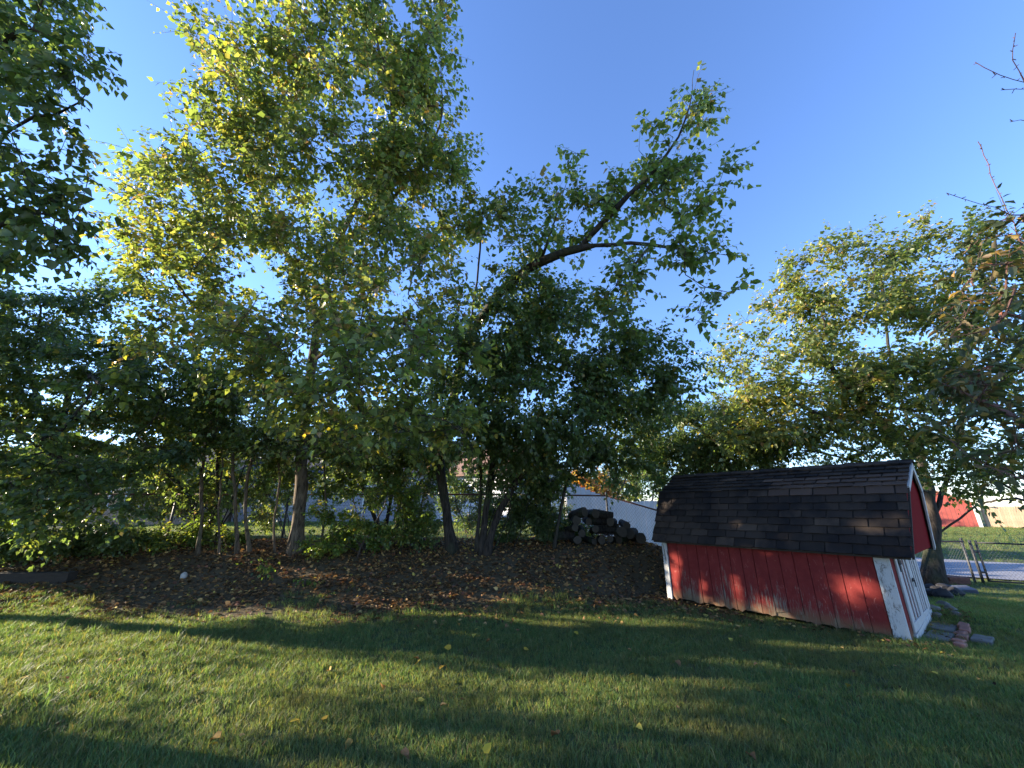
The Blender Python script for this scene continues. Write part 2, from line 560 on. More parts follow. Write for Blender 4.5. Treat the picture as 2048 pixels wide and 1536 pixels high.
PALETTE = {  # leaf pigment: (weight, rgb)
    'mulberry': [(.56, (0.112, 0.155, 0.052)), (.22, (0.134, 0.170, 0.052)), (.13, (0.202, 0.224, 0.062)), (.06, (0.358, 0.314, 0.078)), (.03, (0.246, 0.168, 0.090))],
    'yellowing': [(.44, (0.125, 0.166, 0.056)), (.26, (0.174, 0.207, 0.067)), (.20, (0.269, 0.274, 0.084)), (.06, (0.420, 0.347, 0.067)), (.04, (0.314, 0.202, 0.101))],
    'dark': [(.66, (0.087, 0.130, 0.049)), (.26, (0.121, 0.159, 0.054)), (.06, (0.168, 0.190, 0.056)), (.02, (0.336, 0.258, 0.067))],
    'bush': [(.45, (0.112, 0.168, 0.040)), (.35, (0.168, 0.213, 0.047)), (.15, (0.269, 0.280, 0.056)), (.05, (0.403, 0.314, 0.067))],
    'olive': [(.48, (0.118, 0.155, 0.056)), (.27, (0.157, 0.188, 0.063)), (.17, (0.269, 0.269, 0.078)), (.06, (0.403, 0.325, 0.090)), (.02, (0.358, 0.213, 0.101))],
    'plum': [(.56, (0.078, 0.101, 0.052)), (.24, (0.106, 0.118, 0.058)), (.12, (0.157, 0.112, 0.062)), (.06, (0.314, 0.213, 0.067)), (.02, (0.246, 0.078, 0.056))],
    'orange': [(.5, (0.420, 0.224, 0.056)), (.3, (0.403, 0.302, 0.067)), (.2, (0.336, 0.112, 0.045))],
    'hazy': [(.55, (0.095, 0.140, 0.045)), (.25, (0.134, 0.179, 0.050)), (.2, (0.269, 0.246, 0.056))],
}


def leaf_colors(n, pal, clump):
    w = np.array([p[0] for p in PALETTE[pal]]); c = np.array([p[1] for p in PALETTE[pal]])
    cum = np.cumsum(w / w.sum())
    u = np.clip(.62 * clump + .38 * rng.random(n) + rng.normal(0, .10, n), 0, .9999)
    # keep the overall shares: rank-transform
    r = np.argsort(np.argsort(u)) / max(n, 1)
    k = np.searchsorted(cum, np.clip(r, 0, .9999))
    return np.clip(c[k] * rng.uniform(.72, 1.30, (n, 1)) * rng.uniform(.92, 1.08, (n, 3)), 0.004, .6)


def ell(px, py, Y, rx, ry, rd):
    """an ellipsoid of foliage given by where it is seen: centre and radii in world metres"""
    c = P(px, py, Y)
    a = np.linalg.norm(P(px + rx, py, Y) - c)
    u = abs(P(px, py - ry, Y)[2] - P(px, py + ry, Y)[2]) / 2
    return c, np.array((a, rd, u))


def make_tree(name, label, cat, base, limbs, blobs, pal, nclu, shoots=6, nleaf=12, leaf=.11, shoot_len=(.3, .6), r0=.15, template=LEAF_T,
              up=.35, droop=.5, bark='bark', twig='twig', mat='leaf', parts=0, group=None, step=.28, tip=.0035, shell=.55, sides=8, leafdroop=.6, bend=.12, nbranch=24, jitter=.015, spurs=False):
    root = empty(name, Vector(base))
    tag(root, label, cat, group)
    # skeleton nodes
    pos, par, kind = [], [], []

    def add_path(pts, parent, k):
        last = parent
        for p in pts:
            pos.append(np.asarray(p, float)); par.append(last); kind.append(k); last = len(pos) - 1
        return last

    def resample(pl, jit):
        pl = [np.asarray(p, float) for p in pl]
        out = [pl[0]]
        for a, b, pa, nb in zip(pl[:-1], pl[1:], [pl[0]] + pl[:-2], pl[2:] + [pl[-1]]):
            n = max(1, int(np.linalg.norm(b - a) / step))
            for t in np.linspace(0, 1, n + 1)[1:]:      # Catmull-Rom
                out.append(.5 * (2 * a + (b - pa) * t + (2 * pa - 5 * a + 4 * b - nb) * t * t + (3 * a - pa - 3 * b + nb) * t ** 3) + (rng.normal(0, jit, 3) if t < .999 else 0))
        return out
    for li, pl in enumerate(limbs):
        pts = resample(pl, jitter)
        if li == 0 or not pos or kind_root(pl, pos):
            add_path(pts, -1, li)
        else:
            A = np.array(pos); d = np.linalg.norm(A - pts[0], axis=1)
            add_path(pts[1:] if d.min() < .35 else pts, int(np.argmin(d)), li)
    # cluster points inside the foliage ellipsoids
    vol = np.array([np.prod(b[1]) ** .72 for b in blobs]); cnt = np.maximum(1, np.round(nclu * vol / vol.sum())).astype(int)
    cl, cc = [], []
    for (c, r), n in zip(blobs, cnt):
        d = unit(rng.normal(size=(n, 3))); rad = rng.random(n) ** (1 / 3) * (1 - shell) + shell * rng.random(n) ** .2
        cl.append(c + d * r * rad[:, None]); cc.append(np.repeat(c[None], n, 0))
    cl = np.concatenate(cl); cc = np.concatenate(cc)
    ok = cl[:, 2] > ground(cl[:, 0], cl[:, 1]) + .08
    ok &= ~in_gap(cl, 1.0, .6)
    cl, cc = cl[ok], cc[ok]
    A0 = np.array(pos)
    d0 = np.array([np.linalg.norm(A0 - c, axis=1).min() for c in cl])
    tips = []
    NP = np.zeros((len(pos) + len(cl) * 14, 3)); n0 = len(pos); NP[:n0] = A0
    for ci in np.argsort(d0):
        c = cl[ci]
        A = NP[:n0]
        dv = A - c
        d = np.sqrt((dv * dv).sum(1)) + .45 * np.maximum(0, A[:, 2] - c[2] - .1)
        k = int(np.argmin(d)); a = NP[k].copy()
        pd = unit(a - NP[par[k]]) if par[k] >= 0 else np.array((0, 0, 1.))
        L = np.linalg.norm(c - a)
        if L > 7: continue
        n = max(1, min(13, int(L / step)))
        mid = a + pd * L * .30 + np.array((0, 0, .12 * L)) + (c - a) * .25 + rng.normal(0, bend, 3) * L * .5
        last = k
        for t in np.linspace(0, 1, n + 1)[1:]:
            p = (1 - t) ** 2 * a + 2 * t * (1 - t) * mid + t * t * c + (rng.normal(0, .02, 3) if t < .999 else 0)
            pos.append(p); par.append(last); kind.append(-1); NP[n0] = p; last = n0; n0 += 1
        tips.append((last, ci))
    NN = len(pos)
    cntn = np.zeros(NN); child = [[] for _ in range(NN)]
    for i in range(NN): 
        if par[i] >= 0: child[par[i]].append(i)
    for i in range(NN - 1, -1, -1):
        if not child[i]: cntn[i] += 1
        if par[i] >= 0: cntn[par[i]] += cntn[i]
    e = math.log(max(r0 / tip, 1.5)) / math.log(max(cntn.max(), 3))
    rad = np.maximum(tip * cntn ** e, tip)
    rad *= 1 + .08 * np.sin(np.arange(NN) * 1.7) * (rad > .03)
    # chains
    chains = []
    stack = [i for i in range(NN) if par[i] < 0]
    while stack:
        i = stack.pop(); isroot = par[i] < 0; ch = [i] if isroot else [par[i], i]
        while child[i]:
            best = max(child[i], key=lambda q: (cntn[q] + (1e4 if kind[q] == kind[i] and kind[q] >= 0 else 0)))
            for q in child[i]:
                if q != best: stack.append(q)
            ch.append(best); i = best
        if len(ch) > 1: chains.append((isroot, ch))
    roots_ = [c for r_, c in chains if r_]
    rest = sorted([c for r_, c in chains if not r_], key=lambda c: -rad[c[1]])
    trunks = sorted(roots_, key=lambda c: -rad[c[0]])
    big = [c for c in rest if rad[c[1]] > .014][:nbranch]
    small = rest[len(big):]

    def tube(mb, c, n, root_=False):
        r = [rad[q] for q in c]
        P_ = [pos[q] for q in c]
        if root_:
            r[0] *= 1.75
            if len(r) > 3: r[1] *= 1.22; r[2] *= 1.06
            P_[0] = P_[0] - np.array((0, 0, .12))
        else:
            r[0] = r[1]
        mb.tube(P_, r, n, True)
    for c in trunks:
        mb = MB(); tube(mb, c, sides + 4, True); mb.build('trunk', M[bark], root, True, True)
    for c in big:
        mb = MB(); tube(mb, c, sides - 1); mb.build('branch', M[bark], root, True, True)
    mb = MB()
    for c in small: tube(mb, c, 4 if rad[c[1]] > .006 else 3)
    if spurs:       # short fruiting spurs on the bare wood
        for q in range(NN):
            if rad[q] < .02 and par[q] >= 0:
                for _ in range(2):
                    a_ = pos[par[q]] + (pos[q] - pos[par[q]]) * rng.random(); d_ = unit(rng.normal(size=3)) * rng.uniform(.012, .04)
                    mb.tube([a_, a_ + d_ * .6, a_ + d_], [.0032, .0030, .0026], 4)
    # shoots
    tn = np.array([t[0] for t in tips]); tc_ = np.array([t[1] for t in tips])
    if len(tn):
        PA = np.array(pos); S = len(tn) * shoots
        O = np.repeat(PA[tn], shoots, 0)
        back = np.repeat(PA[[par[t] if par[t] >= 0 else t for t in tn]], shoots, 0)
        bt = rng.random((S, 1)) * .9
        O = O * (1 - bt) + back * bt
        outw = unit(np.repeat(cl[tc_] - cc[tc_], shoots, 0))
        D = unit(outw * .55 + rng.normal(0, .62, (S, 3)) + np.array((0, 0, up)))
        L = rng.uniform(*shoot_len, S)
        clump = np.repeat(rng.random(len(tn)), shoots)
        t = (np.arange(nleaf)[None] + rng.random((S, nleaf))) / nleaf
        t = .06 + .94 * t
        pp = O[:, None] + (D * L[:, None])[:, None] * t[..., None]
        pp[..., 2] -= droop * .45 * L[:, None] * t ** 2
        tang = unit((D * L[:, None])[:, None] - np.array((0, 0, 1.)) * (droop * .9 * L[:, None] * t)[..., None])
        sd = unit(np.cross(tang, np.array((0, 0, 1.)) + rng.normal(0, .25, (S, nleaf, 3))))
        sgn = np.where((np.arange(nleaf) % 2)[None] == 0, 1., -1.) * np.ones((S, nleaf))
        ax = unit(tang * .55 + sd * sgn[..., None] * rng.uniform(.35, 1.0, (S, nleaf, 1)) + np.array((0, 0, -1.)) * (leafdroop * rng.uniform(.2, 1.5, (S, nleaf, 1))) + rng.normal(0, .22, (S, nleaf, 3)))
        nr = np.array((0, 0, 1.)) + rng.normal(0, .50, (S, nleaf, 3)) + .25 * outw[:, None]
        nr = unit(nr - (nr * ax).sum(-1, keepdims=True) * ax)
        sz = leaf * rng.uniform(.40, 1.32, (S, nleaf)) * (1 - .25 * t)
        drop = in_gap(O + D * (L * .5)[:, None], 1.0) | in_gap(O + D * L[:, None], 1.0)
        keep = rng.random((S, nleaf)) < .93
        pos_l = (pp + ax * .02)[keep]; ax = ax[keep]; nr = nr[keep]; sz = sz[keep]
        col = leaf_colors(len(pos_l), pal, np.repeat(clump[:, None], nleaf, 1)[keep])
        above = pos_l[:, 2] > ground(pos_l[:, 0], pos_l[:, 1]) + .03
        above &= ~in_gap(pos_l, .97)
        pos_l, ax, nr, sz, col = pos_l[above], ax[above], nr[above], sz[above], col[above]
        # shoot stems
        ks = np.array((0, .5, 1.0)); stem = O[:, None] + (D * L[:, None])[:, None] * ks[None, :, None]
        stem[..., 2] -= droop * .45 * L[:, None] * ks[None] ** 2
        s1 = unit(np.cross(D, np.array((.3, .2, 1.)))); s2 = np.cross(s1, D)
        R = tip * np.array((.9, .65, .3))
        ring = np.stack([s1, -.5 * s1 + .87 * s2, -.5 * s1 - .87 * s2], 1)
        VV = (stem[:, :, None] + ring[:, None] * R[None, :, None, None]).reshape(-1, 3)
        fq = np.array([(a * 3 + b, a * 3 + (b + 1) % 3, a * 3 + 3 + (b + 1) % 3, a * 3 + 3 + b) for a in range(2) for b in range(3)])
        VV = VV.reshape(S, 9, 3)[~drop].reshape(-1, 3)
        FF = (fq[None] + (np.arange(int((~drop).sum())) * 9)[:, None, None]).reshape(-1, 4)
        ts_ = link('shoot_mass', mesh_np('shoots', VV, FF), M[twig], root, True); tag(ts_, kind='stuff')
        # the largest leaves in view are parts of their own
        if parts:
            f = pos_l[:, 1] * CS + (pos_l[:, 2] - CAMZ) * SN
            u = (-pos_l[:, 1] * SN + (pos_l[:, 2] - CAMZ) * CS)
            sx = 1024 + FPX * pos_l[:, 0] / f; sy = 768 - FPX * u / f
            inside = (f > .3) & (sx > 4) & (sx < 2044) & (sy > 4) & (sy < 1532)
            score = np.where(inside, sz / np.maximum(f, .3), 0)
            idx = np.argsort(-score)[:parts]; idx = idx[score[idx] > 0]
            mask = np.ones(len(pos_l), bool); mask[idx] = False
            variants = []
            for v in range(10):
                cc_ = leaf_colors(40, pal, rng.random(40))[v * 4 % 40]
                T = template.copy(); T[:, 2] *= rng.uniform(.4, 2.4); T[:, 1] *= rng.uniform(.85, 1.15)
                variants.append(mesh_np('leaf', T, LEAF_F, np.repeat(cc_[None], 7, 0))); variants[-1].materials.append(M[mat])
            inv = Matrix.Translation(-root.location)
            for q in idx:
                o = bpy.data.objects.new('leaf', variants[int(rng.integers(10))])
                b = np.cross(nr[q], ax[q])
                mt = Matrix(((ax[q][0], b[0], nr[q][0], pos_l[q][0]), (ax[q][1], b[1], nr[q][1], pos_l[q][1]), (ax[q][2], b[2], nr[q][2], pos_l[q][2]), (0, 0, 0, 1)))
                o.parent = root
                o.matrix_local = inv @ mt @ Matrix.Scale(float(sz[q]), 4)
                COL.objects.link(o)
            pos_l, ax, nr, sz, col = pos_l[mask], ax[mask], nr[mask], sz[mask], col[mask]
        co = link('crown', leaf_mesh('crown', pos_l, ax, nr, sz, col, LEAF_T4 if template is LEAF_T and (leaf < .13 or not parts) else template), M[mat], root, True); tag(co, kind='stuff')
    if mb.v:
        to = mb.build('twig_mass', M[twig], root, False, True); tag(to, kind='stuff')
    STATS.append((name, NN, len(pos_l) if len(tn) else 0))
    return root


def in_gap(p, prob, grow=1.0):
    """points that stand in one of the gaps through which the low sun reaches in"""
    hit = np.zeros(len(p), bool)
    for (gp_, gr_, gt_, pr_) in GAPS:
        v_ = p - gp_; t_ = v_ @ SUNA
        d2 = (v_ * v_).sum(1) - t_ * t_
        k = (t_ > gt_) & (d2 < (gr_ * grow * 1.2) ** 2)
        if k.any():
            q = np.nonzero(k)[0]
            hit[q[(np.sqrt(np.maximum(d2[q], 0)) < gr_ * grow * rng.uniform(.8, 1.2, len(q))) & (rng.random(len(q)) < prob * pr_)]] = True
    return hit


def kind_root(pl, pos):
    """a stem of its own when it starts near the ground"""
    p = np.asarray(pl[0]); return p[2] < gz(p[0], p[1]) + .12


STATS = []
GAPS = []
SUNA = np.array(SUNV)

# ------------------------------------------------------------------ houses and fences beyond the yard
def gable_house(name, label, x0, y0, x1, y1, z0, wall_h, roof_h, wall_m, roof_m, axis='x', cat='house', windows=(), rz=0.0, trim=None):
    """windows: (side, u, z, w, h), side 'f' faces the camera, u along that wall from its left end"""
    cx, cy = (x0 + x1) / 2, (y0 + y1) / 2
    root = empty(name, (cx, cy, z0), rz)
    tag(root, label, cat)
    hx, hy = (x1 - x0) / 2, (y1 - y0) / 2
    w = MB().box(-hx, -hy, -.3, hx, hy, wall_h)
    if axis == 'x':
        for s_ in (-1, 1):
            w.raw([(s_ * hx, -hy, wall_h), (s_ * hx, hy, wall_h), (s_ * hx, 0, wall_h + roof_h)], [(0, 1, 2)])
    else:
        for s_ in (-1, 1):
            w.raw([(-hx, s_ * hy, wall_h), (hx, s_ * hy, wall_h), (0, s_ * hy, wall_h + roof_h)], [(0, 1, 2)])
    w.build('wall', wall_m, root)
    r = MB(); ov, th = .35, .12
    if axis == 'x':
        k = roof_h / hy
        for s_ in (-1, 1):
            a = [(-hx - ov, s_ * (hy + ov), wall_h - ov * k + .02), (hx + ov, s_ * (hy + ov), wall_h - ov * k + .02), (hx + ov, 0, wall_h + roof_h + .02), (-hx - ov, 0, wall_h + roof_h + .02)]
            r.raw(a + [(p[0], p[1], p[2] + th) for p in a], [(0, 1, 2, 3), (7, 6, 5, 4), (0, 4, 5, 1), (1, 5, 6, 2), (2, 6, 7, 3), (3, 7, 4, 0)])
    else:
        k = roof_h / hx
        for s_ in (-1, 1):
            a = [(s_ * (hx + ov), -hy - ov, wall_h - ov * k + .02), (s_ * (hx + ov), hy + ov, wall_h - ov * k + .02), (0, hy + ov, wall_h + roof_h + .02), (0, -hy - ov, wall_h + roof_h + .02)]
            r.raw(a + [(p[0], p[1], p[2] + th) for p in a], [(0, 1, 2, 3), (7, 6, 5, 4), (0, 4, 5, 1), (1, 5, 6, 2), (2, 6, 7, 3), (3, 7, 4, 0)])
    r.build('roof', roof_m, root)
    for (u, z, ww, hh) in windows:
        xx = -hx + u
        f = MB().box(xx - .08, -hy - .05, z - .08, xx + ww + .08, -hy - .002, z).box(xx - .08, -hy - .05, z + hh, xx + ww + .08, -hy - .002, z + hh + .08)
        f.box(xx - .08, -hy - .05, z, xx, -hy - .002, z + hh).box(xx + ww, -hy - .05, z, xx + ww + .08, -hy - .002, z + hh).box(xx + ww / 2 - .03, -hy - .04, z, xx + ww / 2 + .03, -hy - .02, z + hh)
        fo = f.build('window', M['white_far'], root)
        MB().box(xx, -hy - .019, z, xx + ww, -hy - .004, z + hh).build('pane', M['window'], fo)
    if trim:
        for sx in (-1, 1):
            MB().box(sx * hx - .12, -hy - .04, 0, sx * hx + .12, -hy - .003, wall_h).build('corner_board', trim, root)
    return root


gable_house('brick_house', 'low tan brick house with dark roof glimpsed through the left branches', -31, 21, -17.5, 29, .75, 2.7, 1.9, M['brick_wall'], M['roof_dark'], windows=((2, 1, 1.6, 1.2), (6, 1, 1.6, 1.2), (10, 1, 1.6, 1.2)))
gable_house('grey_house', 'pale grey sided house beyond the fence behind the sunlit trunk', -17.2, 25, -5.6, 33, .8, 3.0, 2.0, M['siding_grey'], M['roof_dark'], windows=((3, 1, 1.3, 1.1), (8, 1, 1.3, 1.1)))
gable_house('white_house', 'white sided house with brown roof beyond the fence behind the forked trunks', -4.6, 23.5, 2.4, 29, .8, 2.9, 1.7, M['siding_white'], M['roof_brown'], windows=((2.6, 1.1, 1.0, 1.0),), rz=radians(-38))
gable_house('red_barn', 'small bright red barn with white corner boards across the lane', 39.5, 38.0, 44.5, 43.0, -.05, 2.1, 1.3, M['red_far'], M['roof_brown'], axis='y', cat='barn', trim=M['white_far'], rz=radians(-40))

# flag on the brick house
fl = empty('flag', (-20.1, 20.6, 3.6)); tag(fl, 'red and white flag hanging from the brick house at far left', 'flag')
MB().tube([(0, .4, -.1), (0, -.5, .5)], .02, 5).build('pole', M['white_far'], fl)
for k in range(5):
    vs = []
    for i_ in range(5):
        for j_ in (0, 1):
            vs.append((.10 * sin(i_ * 1.4), -.5 + .5 * (k + j_) / 5 * 1.0, .42 - .85 * i_ / 4 + (0 - .0) * k))
    o = MB().raw(vs, [(2 * i_, 2 * i_ + 1, 2 * i_ + 3, 2 * i_ + 2) for i_ in range(4)]).build('stripe', M['cloth_red' if k % 2 == 0 else 'cloth_white'], fl)


def board_fence(name, label, a, b, h, m, width=.15, zoff=0.0):
    a, b = np.array(a, float), np.array(b, float)
    L = np.linalg.norm(b - a); n = int(L / width); d = (b - a) / L; ang = math.atan2(d[1], d[0])
    root = empty(name, (a[0], a[1], gz(*a)), ang); tag(root, label, 'fence')
    mes = []
    for v in range(4):
        hh = h + rng.uniform(-.015, .015)
        mes.append(MB().box(0, -.011, -.05, width - .008, .011, hh, ch=.004).mesh('board')); mes[-1].materials.append(m)
    for k in range(n):
        p = a + d * k * width
        o = bpy.data.objects.new('board', mes[k % 4]); o.parent = root
        o.location = (k * width, rng.uniform(-.003, .003), gz(*p) - root.location.z + zoff + rng.uniform(-.01, .01)); COL.objects.link(o)
    for z in (.3, h - .35):
        mb = MB()
        for k in range(0, n, 8):
            p, q_ = a + d * k * width, a + d * min(n, k + 8) * width
            mb.beam((k * width, .034, gz(*p) - root.location.z + z), (min(n, k + 8) * width, .034, gz(*q_) - root.location.z + z), .035, .09)
        mb.build('rail', m, root)
    for k in range(0, n + 1, 16):
        p = a + d * k * width
        z = gz(*p) - root.location.z
        MB().box(k * width - .045, .054, z - .2, k * width + .045, .144, z + h - .05, ch=.006).build('post', m, root)
    return root


board_fence('wood_fence', 'sunlit tan wooden privacy fence beside the red barn', (42.8, 36.9), (58, 23.4), 1.85, M['fence_wood'])
board_fence('pale_fence', 'pale board fence in shade beyond the log pile', (2.2, 16.2), (8.5, 16.6), 1.9, M['fence_pale'], .2)
board_fence('tan_fence', 'weathered tan board fence just left of the shed roof', (8.7, 16.6), (13.0, 17.6), 1.75, M['fence_wood'])

# ------------------------------------------------------------------ chain link fences
def chain_fence(name, label, pts, h, spacing=2.6, post_m='metal', rail_m='metal_rust', wire=.0024, cell=.085, cat='fence', end_posts=True):
    root = empty(name, (pts[0][0], pts[0][1], gz(*pts[0][:2]))); tag(root, label, cat)
    W = MB()
    posts = []
    for (a, b) in zip(pts[:-1], pts[1:]):
        a, b = np.array(a, float), np.array(b, float); L = np.linalg.norm(b - a); n = max(1, round(L / spacing))
        for k in range(n):
            p, q_ = a + (b - a) * k / n, a + (b - a) * (k + 1) / n
            zp, zq = gz(*p), gz(*q_); l = L / n
            if not posts or np.linalg.norm(posts[-1][:2] - p) > .1: posts.append(np.array((p[0], p[1], zp)))
            posts.append(np.array((q_[0], q_[1], zq)))
            MB().tube([(p[0], p[1], zp + h), (q_[0], q_[1], zq + h)], .021, 8).build('rail', M[rail_m], root, True, True)
            nrm = np.array((-(q_ - p)[1], (q_ - p)[0])) / l
            def pt(u, z, off):
                xy = p + (q_ - p) * (u / l) + nrm * off
                return np.array((xy[0], xy[1], zp + (zq - zp) * u / l + z))
            for sgn in (1, -1):
                u0 = -h if sgn > 0 else 0.0
                for u in np.arange(u0, l + (0 if sgn > 0 else h), cell):
                    # wire from (u, z=.04) rising with slope 1.15
                    za, zb = .04, h - .01
                    ua, ub = (u, u + (zb - za) / 1.15) if sgn > 0 else (u, u - (zb - za) / 1.15)
                    def clip(u_, z_):
                        return u_, z_
                    seg = []
                    t0, t1 = 0.0, 1.0
                    du = ub - ua
                    for bound, s_ in ((0.0, 1), (l, -1)):
                        num, den = s_ * (bound - ua), s_ * du
                        if den > 0: t0 = max(t0, num / den)
                        elif den < 0: t1 = min(t1, num / den)
                    if t1 - t0 < .02: continue
                    A_, B_ = pt(ua + du * t0, za + (zb - za) * t0, sgn * wire), pt(ua + du * t1, za + (zb - za) * t1, sgn * wire)
                    W.tube([A_, B_], wire, 3, False)
    for p in posts:
        mb = MB().tube([(p[0], p[1] + .045, p[2] - .15), (p[0], p[1] + .045, p[2] + h + .05)], .029, 8)
        o = mb.build('post', M[post_m], root, True, True)
        MB().tube([(p[0], p[1] + .045, p[2] + h + .05), (p[0], p[1] + .045, p[2] + h + .075), (p[0], p[1] + .045, p[2] + h + .10)], [.034, .030, .008], 8).build('cap', M[post_m], o, True)
    t_ = W.build('chain_mesh', M['wire'], root, False, True); tag(t_, kind='stuff')
    return root


chain_fence('chain_link_fence', 'rusty railed chain link fence along the bank behind the trees', [(-15, 10.7), (-6, 10.75), (0, 10.75), (2.55, 10.8), (5.6, 11.6), (9.0, 12.2), (13.38, 12.3)], 1.12)
gate = empty('chain_link_gate', (13.52, 12.26, gz(13.52, 12.26))); tag(gate, 'chain link gate by the lane with two close posts and a round black disc', 'gate')
W = MB(); GL, GH = 3.6, 1.1
GA, GB = np.array((13.52, 12.26)), np.array((16.9, 11.0))
gd = (GB - GA) / np.linalg.norm(GB - GA)
def gp(u, z, off=0.0):
    zz = -.02 * u
    return (u * gd[0] - off * gd[1], u * gd[1] + off * gd[0], z + zz)
for (u, nm) in ((0, 'gate_post'), (.13, 'frame_bar'), (GL, 'frame_bar')):
    MB().tube([gp(u, -.15 if nm == 'gate_post' else .06), gp(u, GH + .06)], .034 if nm == 'gate_post' else .024, 8).build(nm, M['metal'], gate, True)
for z in (.08, GH): MB().tube([gp(.13, z), gp(GL, z)], .022, 8).build('frame_bar', M['metal'], gate, True)
for z in (.3, .85): MB().tube([gp(0, z), gp(.13, z)], .03, 6).build('hinge', M['metal'], gate, True)
for sgn in (1, -1):
    for u in np.arange(-1.2, GL + 1.2, .085):
        du = sgn * (GH - .08) / 1.15; t0, t1 = 0., 1.
        for bound, s_ in ((.13, 1), (GL, -1)):
            num, den = s_ * (bound - u), s_ * du
            if den > 0: t0 = max(t0, num / den)
            else: t1 = min(t1, num / den)
        if t1 - t0 > .02:
            W.tube([gp(u + du * t0, .08 + (GH - .08) * t0, sgn * .003), gp(u + du * t1, .08 + (GH - .08) * t1, sgn * .003)], .0026, 3, False)
tag(W.build('chain_mesh', M['wire'], gate), kind='stuff')
MB().tube([gp(1.35, .86, -.03), gp(1.35, .86, -.012), gp(1.35, .86, .0)], [.085, .10, .085], 18).build('disc', M['stone_dark'], gate, True)

# ------------------------------------------------------------------ the red shed
SA = np.array((4.92, 5.50)); SU = np.array((-.627, .779)); SL, SW = 3.22, 1.98
shed = empty('garden_shed', (SA[0], SA[1], 0.0), math.atan2(-SU[1], -SU[0]))
tag(shed, 'weathered red barn shaped garden shed with dark shingled gambrel roof', 'shed')
# local frame: x runs along the long wall, front gable at x = 0, back at x = -SL; y from the near wall (0) inwards
EZ, KY, KZ, PY, PZ, OV = 1.03, .34, 1.90, SW / 2, 2.26, .12
core = MB().box(-SL + .03, .045, .05, -.03, SW - .03, 1.2)
core.raw([(x, y, z) for x in (-SL + .03, -.03) for y, z in ((.06, 1.2), (KY + .06, KZ - .06), (PY, PZ - .08), (SW - KY - .06, KZ - .06), (SW - .06, 1.2))],
         [(0, 1, 2, 3, 4), (9, 8, 7, 6, 5)] + [(i_, i_ + 5, i_ + 6, i_ + 1) for i_ in range(4)])
core.build('inner_frame', M['timber'], shed)
wall = MB().box(-SL + .02, .022, .06, -.02, .044, 1.12).box(-SL + .02, SW - .03, .06, -.02, SW - .006, 1.12).box(-SL - .002, .03, .06, -SL + .02, SW - .03, 1.12).build('wall', M['red'], shed)
npl = 16; x0, x1 = -SL + .10, -.155
pw = (x1 - x0) / npl
for k in range(npl):
    a = x0 + k * pw
    mb = MB()
    zb = .05 + .035 * rng.random() + (.05 if k in (9, 10) else 0)
    zs = [zb + .02 * rng.standard_normal() for _ in range(4)]
    xs_ = [a + .0045, a + pw / 3, a + 2 * pw / 3, a + pw - .0045]
    vs = []
    dy = rng.uniform(-.003, .003)
    for y in (0.002 + dy, .021):
        vs += [(x, y, z) for x, z in zip(xs_, zs)] + [(x, y, 1.10) for x in xs_]
    fs = [(0, 1, 5, 4), (1, 2, 6, 5), (2, 3, 7, 6), (9, 8, 12, 13), (10, 9, 13, 14), (11, 10, 14, 15), (0, 4, 12, 8), (3, 11, 15, 7), (0, 8, 9, 1), (1, 9, 10, 2), (2, 10, 11, 3)]
    mb.raw(vs, fs); mb.build('plank', M['red'], wall)
MB().box(-SL - .012, -.016, .03, -SL + .085, .0215, 1.10, ch=.004).build('corner_board', M['peel'], shed)
MB().box(-.148, -.016, -.02, .012, .0215, 1.10, ch=.004).build('corner_board', M['peel'], shed)
MB().box(-SL - .014, .022, .03, -SL - .004, .12, 1.10, ch=.003).build('corner_board', M['peel'], shed)
# front wall and door (x = 0 plane)
fw = MB().box(-.022, .05, .06, -.003, SW - .05, 1.12).build('front_wall', M['red'], shed)
MB().box(-.002, .024, .0, .012, .22, 1.12).build('plank', M['red'], fw)
MB().box(-.002, SW - .26, .03, .012, SW - .1, 1.12).build('plank', M['red'], fw)
MB().box(-.002, SW - .098, .0, .016, SW, 1.12, ch=.003).build('corner_board', M['peel'], fw)
door = MB().box(.0, .30, .10, .014, SW - .36, 1.12).build('door', M['red'], shed)
for (ya, yb) in ((.225, .33), (.93, 1.01), (1.02, 1.10), (SW - .42, SW - .30)):
    MB().box(.0145, ya, .10, .036, yb, 1.14, ch=.003).build('door_board', M['trim_white'], door)
MB().box(.0145, .335, .10, .034, SW - .425, .20, ch=.003).build('door_board', M['trim_white'], door)
for (ya, yb) in ((.335, .925), (1.105, SW - .425)):
    n_ = 2
    for k in range(n_ + 1):
        y = ya + (yb - ya) * (k + .5) / (n_ + 1)
        MB().box(.0145, y - .04, .205, .026, y + .04, 1.14).build('batten', M['trim_white'], door)
hg = MB().box(.038, .33, .88, .046, .52, .93).box(.038, .33, .80, .046, .38, 1.0).build('hinge', M['stone_dark'], door)
MB().box(.038, .95, .62, .05, 1.07, .66).box(.051, .99, .55, .06, 1.03, .64).build('latch', M['stone_dark'], door)
MB().beam((.020, .20, .03), (.020, SW - .16, .105), .04, .11).build('sill', M['peel'], shed)
# upper gable that overhangs the door
OH = .27
LEAN = .115                                            # the front of the old roof juts out further towards its peak


RX0, RX1 = -SL - .13, OH


def lean_x(x, z):
    return LEAN * (z - EZ) * ((x - RX0) / (RX1 - RX0) * 1.1 - .1)


def lean(o):
    for v in o.data.vertices: v.co.x += lean_x(v.co.x, v.co.z)
    return o


